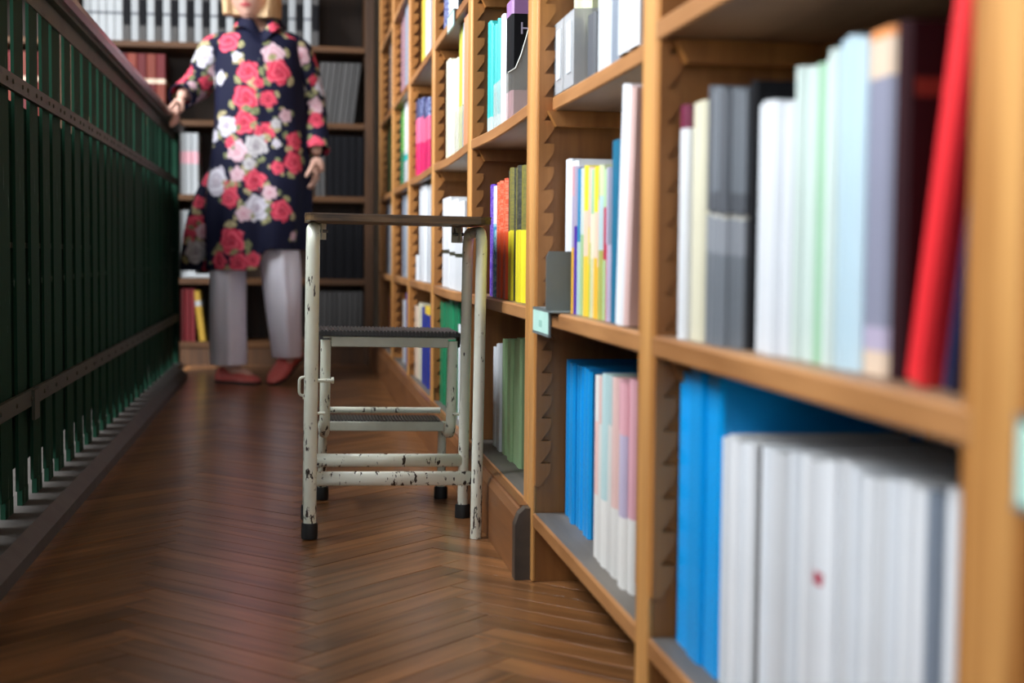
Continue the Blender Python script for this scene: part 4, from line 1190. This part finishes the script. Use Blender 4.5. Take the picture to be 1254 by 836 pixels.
SLEEV = [(-0.339, 1.236, 0.041, 'W'), (-0.323, 1.323, 0.028, 'R'), (-0.324, 1.14, 0.031, 'R'), (-0.422, 1.086, 0.028, 'R'), (-0.372, 1.133, 0.022, 'P'), (0.024, 1.247, 0.038, 'P'), (0.076, 1.16, 0.019, 'R'), (0.085, 1.066, 0.031, 'P'), (0.085, 1.011, 0.031, 'R'), (0.082, 0.916, 0.034, 'R'), (-0.374, 0.606, 0.038, 'R'), (-0.404, 0.56, 0.031, 'R'), (-0.344, 0.579, 0.028, 'P'), (-0.372, 0.503, 0.044, 'G'), (-0.362, 0.692, 0.025, 'R')]
def flowers_on(verts, flist, extra=0, seed=1, back_only=True):
    V = np.array(verts); out = []
    for (x, z, r, k) in flist:
        d = (V[:, 0] - x) ** 2 + (V[:, 2] - z) ** 2
        near_ = np.where(d < (d.min() + .00015))[0]
        c = V[near_[np.argmin(V[near_, 1])]]
        if d.min() < .01: out.append(((x, c[1], z), r, k))
    rs = random.Random(seed); cnt = 0; tries = 0
    while cnt < extra and tries < 4000:
        tries += 1
        c = V[rs.randrange(len(V))]
        if back_only and c[1] < 5.545: continue
        r = rs.uniform(.022, .046)
        if all(sum((a - b) ** 2 for a, b in zip(c, q[0])) > (r + q[1]) ** 2 * .8 for q in out):
            out.append((tuple(c), r, rs.choice('RRPWG'))); cnt += 1
    return out
def body_fold(a, t):
    w = max(0, t - .35) / .65
    return w * (.035 * math.sin(7 * a + 3 * t) + .02 * math.sin(13 * a + 1.3 + 5 * t)) + .008 * math.sin(5 * a + 14 * t)
rings = [(1.352, -.125, 5.548, .062, .058), (1.342, -.128, 5.548, .070, .064), (1.325, -.135, 5.553, .120, .080), (1.300, -.138, 5.556, .158, .096), (1.24, -.135, 5.557, .165, .112), (1.12, -.130, 5.557, .166, .128), (1.00, -.128, 5.557, .170, .122),
         (.88, -.128, 5.557, .180, .132), (.72, -.130, 5.557, .198, .145), (.58, -.133, 5.555, .198, .150), (.435, -.137, 5.555, .190, .150)]
V, F = loft(rings, 230, 230, body_fold)
# hem: the right front panel and the back are cut higher (the coat swings open while walking)
V2 = []
for (x, y, z) in V:
    k = 1 / (1 + math.exp(-(x + .122) / .006))
    hem = .435 + .078 * k
    t = max(0, (1.0 - z) / (1.0 - .435)) if z < 1.0 else 0
    if z > 1.28 and y < 5.55: z -= .055 * math.exp(-((x + .118) / .030) ** 2) * (z - 1.28) / .07
    zz_ = z + (hem - .435) * t
    if y < 5.5: y -= .020 * k * min(1, t * 2) * math.exp(-((x + .05) / .08) ** 2)
    V2.append((x, y, zz_))
V = V2
coat = cloth('coat', V, F, person, M_CLOTH, flowers_on(V, FRONT, 46, 5))
coat['label'] = 'navy coat printed with red, pink and white roses'
def sleeve(path, rad, seed):
    P = [Vector(p) for p in path]
    m = MB(); pts = []; rr = []
    n = 90
    for i in range(n):
        t = i / (n - 1) * (len(P) - 1); k = min(int(t), len(P) - 2); u = t - k
        p0, p1, p2, p3 = P[max(k - 1, 0)], P[k], P[k + 1], P[min(k + 2, len(P) - 1)]
        pts.append(.5 * ((2 * p1) + (-p0 + p2) * u + (2 * p0 - 5 * p1 + 4 * p2 - p3) * u * u + (-p0 + 3 * p1 - 3 * p2 + p3) * u ** 3))
        rr.append((rad[k] * (1 - u) + rad[k + 1] * u) * (1 + .04 * math.sin(i * .45) * (1 if .3 < i / n < .8 else .3)))
    m.tube(pts, rr, 56, caps=False)
    fl = flowers_on(m.v, [f for f in SLEEV if min((Vector((f[0], 0, f[1])) - Vector((q.x, 0, q.z))).length for q in pts) < .07], 14, seed)
    return cloth('sleeve', m.v, m.f, coat, M_CLOTH, fl)
sleeve([(-.235, 5.56, 1.290), (-.300, 5.565, 1.262), (-.335, 5.60, 1.19), (-.362, 5.625, 1.145), (-.395, 5.56, 1.108), (-.420, 5.505, 1.080)], [.052, .058, .058, .058, .052, .048], 11)
sleeve([(-.045, 5.56, 1.300), (.015, 5.57, 1.262), (.052, 5.59, 1.16), (.072, 5.598, 1.06), (.080, 5.57, .97), (.086, 5.535, .890)], [.050, .058, .054, .052, .050, .050], 12)
# collar
V, F = loft([(1.325, -.128, 5.545, .080, .072), (1.352, -.127, 5.545, .072, .066), (1.385, -.126, 5.55, .066, .062), (1.378, -.127, 5.548, .080, .074), (1.345, -.13, 5.545, .098, .088)], 120, 50,
            lambda a, t: .06 * t * math.exp(-((a - 4.35) / .35) ** 2) + .06 * t * math.exp(-((a - 5.1) / .35) ** 2))
V = [(x, y, z - .060 * math.exp(-((math.atan2(y - 5.548, x + .127) + math.pi / 2 - .1) / .42) ** 2)) for x, y, z in V]
cloth('collar', V, F, coat, M_CLOTH, flowers_on(V, [(-0.232, 1.36, 0.026, 'R'), (-0.071, 1.348, 0.022, 'R')], 6, 9))
# placket and buttons
for z in (1.22, 1.10, .98, .86, .74):
    yy = min(v[1] for v in V2 if abs(v[0] + .128) < .006 and abs(v[2] - z) < .01)
    m = MB(); m.tube([(-.128, yy - .004, z), (-.128, yy + .002, z)], .0075, 12); m.v = [tuple(Vector(v) - PO) for v in m.v]
    m.build('button', plain('navy_button', (.015, .018, .04), .25), coat)
# coat tail swinging out behind, at her right
V, F = loft([(.86, -.265, 5.62, .035, .05), (.74, -.320, 5.64, .048, .06), (.62, -.360, 5.65, .052, .07), (.50, -.372, 5.66, .058, .08), (.43, -.372, 5.66, .060, .085)], 90, 90, lambda a, t: .10 * t * math.sin(5 * a + 2 * t))
cloth('coat_tail', V, F, coat, M_CLOTH, flowers_on(V, [f for f in SLEEV if f[1] < .72], 8, 21))

# trousers
M_WHITE = plain('white_trouser_cloth', (0.86, 0.84, 0.94), 0.7, var=0.05, scale=10, spec=0.2)
def leg_fold(ph):
    def f(a, t):
        crease = .16 * math.exp(-(((a - 1.5 * math.pi - .12 + math.pi) % (2 * math.pi) - math.pi) / .22) ** 2)
        return (crease + .03 * math.sin(9 * t + 2 * a + ph) + .02 * math.sin(3 * a + 21 * t)) * min(1, t * 2.5)
    return f
Va, Fa = loft([(.93, -.20, 5.56, .095, .105), (.78, -.222, 5.56, .092, .100), (.60, -.240, 5.55, .078, .088), (.42, -.250, 5.545, .069, .080), (.25, -.250, 5.55, .067, .078), (.072, -.250, 5.555, .067, .084)], 72, 70, leg_fold(0))
Vb, Fb = loft([(.93, -.10, 5.56, .095, .105), (.78, -.080, 5.545, .092, .100), (.60, -.062, 5.520, .076, .080), (.48, -.054, 5.500, .073, .078), (.30, -.040, 5.515, .066, .078), (.098, -.028, 5.580, .056, .078)], 72, 70, leg_fold(2))
nb_ = len(Va)
tr = cloth('trousers', Va + Vb, Fa + [tuple(i + nb_ for i in f) for f in Fb], person, M_WHITE, None, .002)
tr['label'] = 'wide white trousers with a pressed crease'

# shoes: coral slip-ons with dark soles
M_SHOE = plain('coral_leather', (0.55, 0.10, 0.085), 0.4, var=0.12, scale=60)
M_SOLE = plain('dark_sole', (0.02, 0.015, 0.015), 0.6)
def shoe(heel, toe, label=None):
    heel = Vector(heel); toe = Vector(toe)
    d = (toe - heel); L = d.length; d.normalize()
    s = Vector((0, 0, 1)).cross(d).normalized(); u = d.cross(s).normalized()
    prof = [(-.012, .020, .030), (.0, .031, .052), (.2, .034, .058), (.42, .034, .055), (.60, .040, .044), (.80, .041, .030), (.95, .028, .021), (1.03, .012, .010)]
    n = 18; v = []; so = []
    for (t, w, h) in prof:
        c = heel + d * (t * L)
        for k in range(n):
            a = 2 * math.pi * k / n
            hh = max(0.0, math.sin(a)) * h
            v.append(c + s * (w * math.cos(a)) + u * (.008 + hh))
    f = [(j * n + k, j * n + (k + 1) % n, (j + 1) * n + (k + 1) % n, (j + 1) * n + k) for j in range(len(prof) - 1) for k in range(n)]
    f += [tuple(range(n))[::-1], tuple(range((len(prof) - 1) * n, len(prof) * n))]
    m = MB(); m.add([p - PO for p in v], f, 0, True)
    sh = m.build('shoe', M_SHOE, person)
    out = [(t, w * 1.05) for t, w, h in prof]
    ring = [(heel + d * (t * L) + s * w) for t, w in out] + [(heel + d * (t * L) - s * w) for t, w in out[::-1]]
    k = len(ring)
    m = MB(); m.add([p - PO for p in ring] + [p + u * .009 - PO for p in ring], [tuple(range(k))[::-1], tuple(range(k, 2 * k))] + [(i, (i + 1) % k, (i + 1) % k + k, i + k) for i in range(k)])
    m.build('sole', M_SOLE, sh)
    return sh
shoe((-.283, 5.585, .001), (-.135, 5.475, .001))
shoe((.010, 5.640, .088), (-.082, 5.440, .003))

# hair: blond bob
bm = bmesh.new(); bmesh.ops.create_uvsphere(bm, u_segments=72, v_segments=48, radius=1)
for v in bm.verts:
    x, y, z = v.co
    X, Y, Z = x * .108, y * .112 + .012, z * .122 + .014
    if z < 0:
        X = x / max(.25, math.sqrt(1 - z * z)) * .112 * (1 - .06 * z * z) if abs(z) < .9 else X
        Y = y / max(.25, math.sqrt(1 - z * z)) * .100 + .012 if abs(z) < .9 else Y
        Z = max(z * .135, -.104 - .008 * math.sin(3 * x)) + .014
    # face opening
    if Y < -.03 and Z < .070:
        k = min(1, (-Y - .03) / .02)
        if abs(X) < .076: Y = Y * (1 - k) + (-.035) * k
    s = 1 + .018 * math.sin(26 * math.atan2(y, x) + 4 * z)
    v.co = (X * s, Y * s, Z)
bmesh.ops.transform(bm, matrix=Matrix.Translation(HEAD - PO) @ hrot, verts=bm.verts)
me = bpy.data.meshes.new('hair'); bm.to_mesh(me); bm.free()
for pg in me.polygons: pg.use_smooth = True
me.materials.append(wood('blond_hair', (0.42, 0.25, 0.12), (0.66, 0.46, 0.26), 'z', 0.5, 6))
o = bpy.data.objects.new('hair', me); COL.objects.link(o); o.parent = person
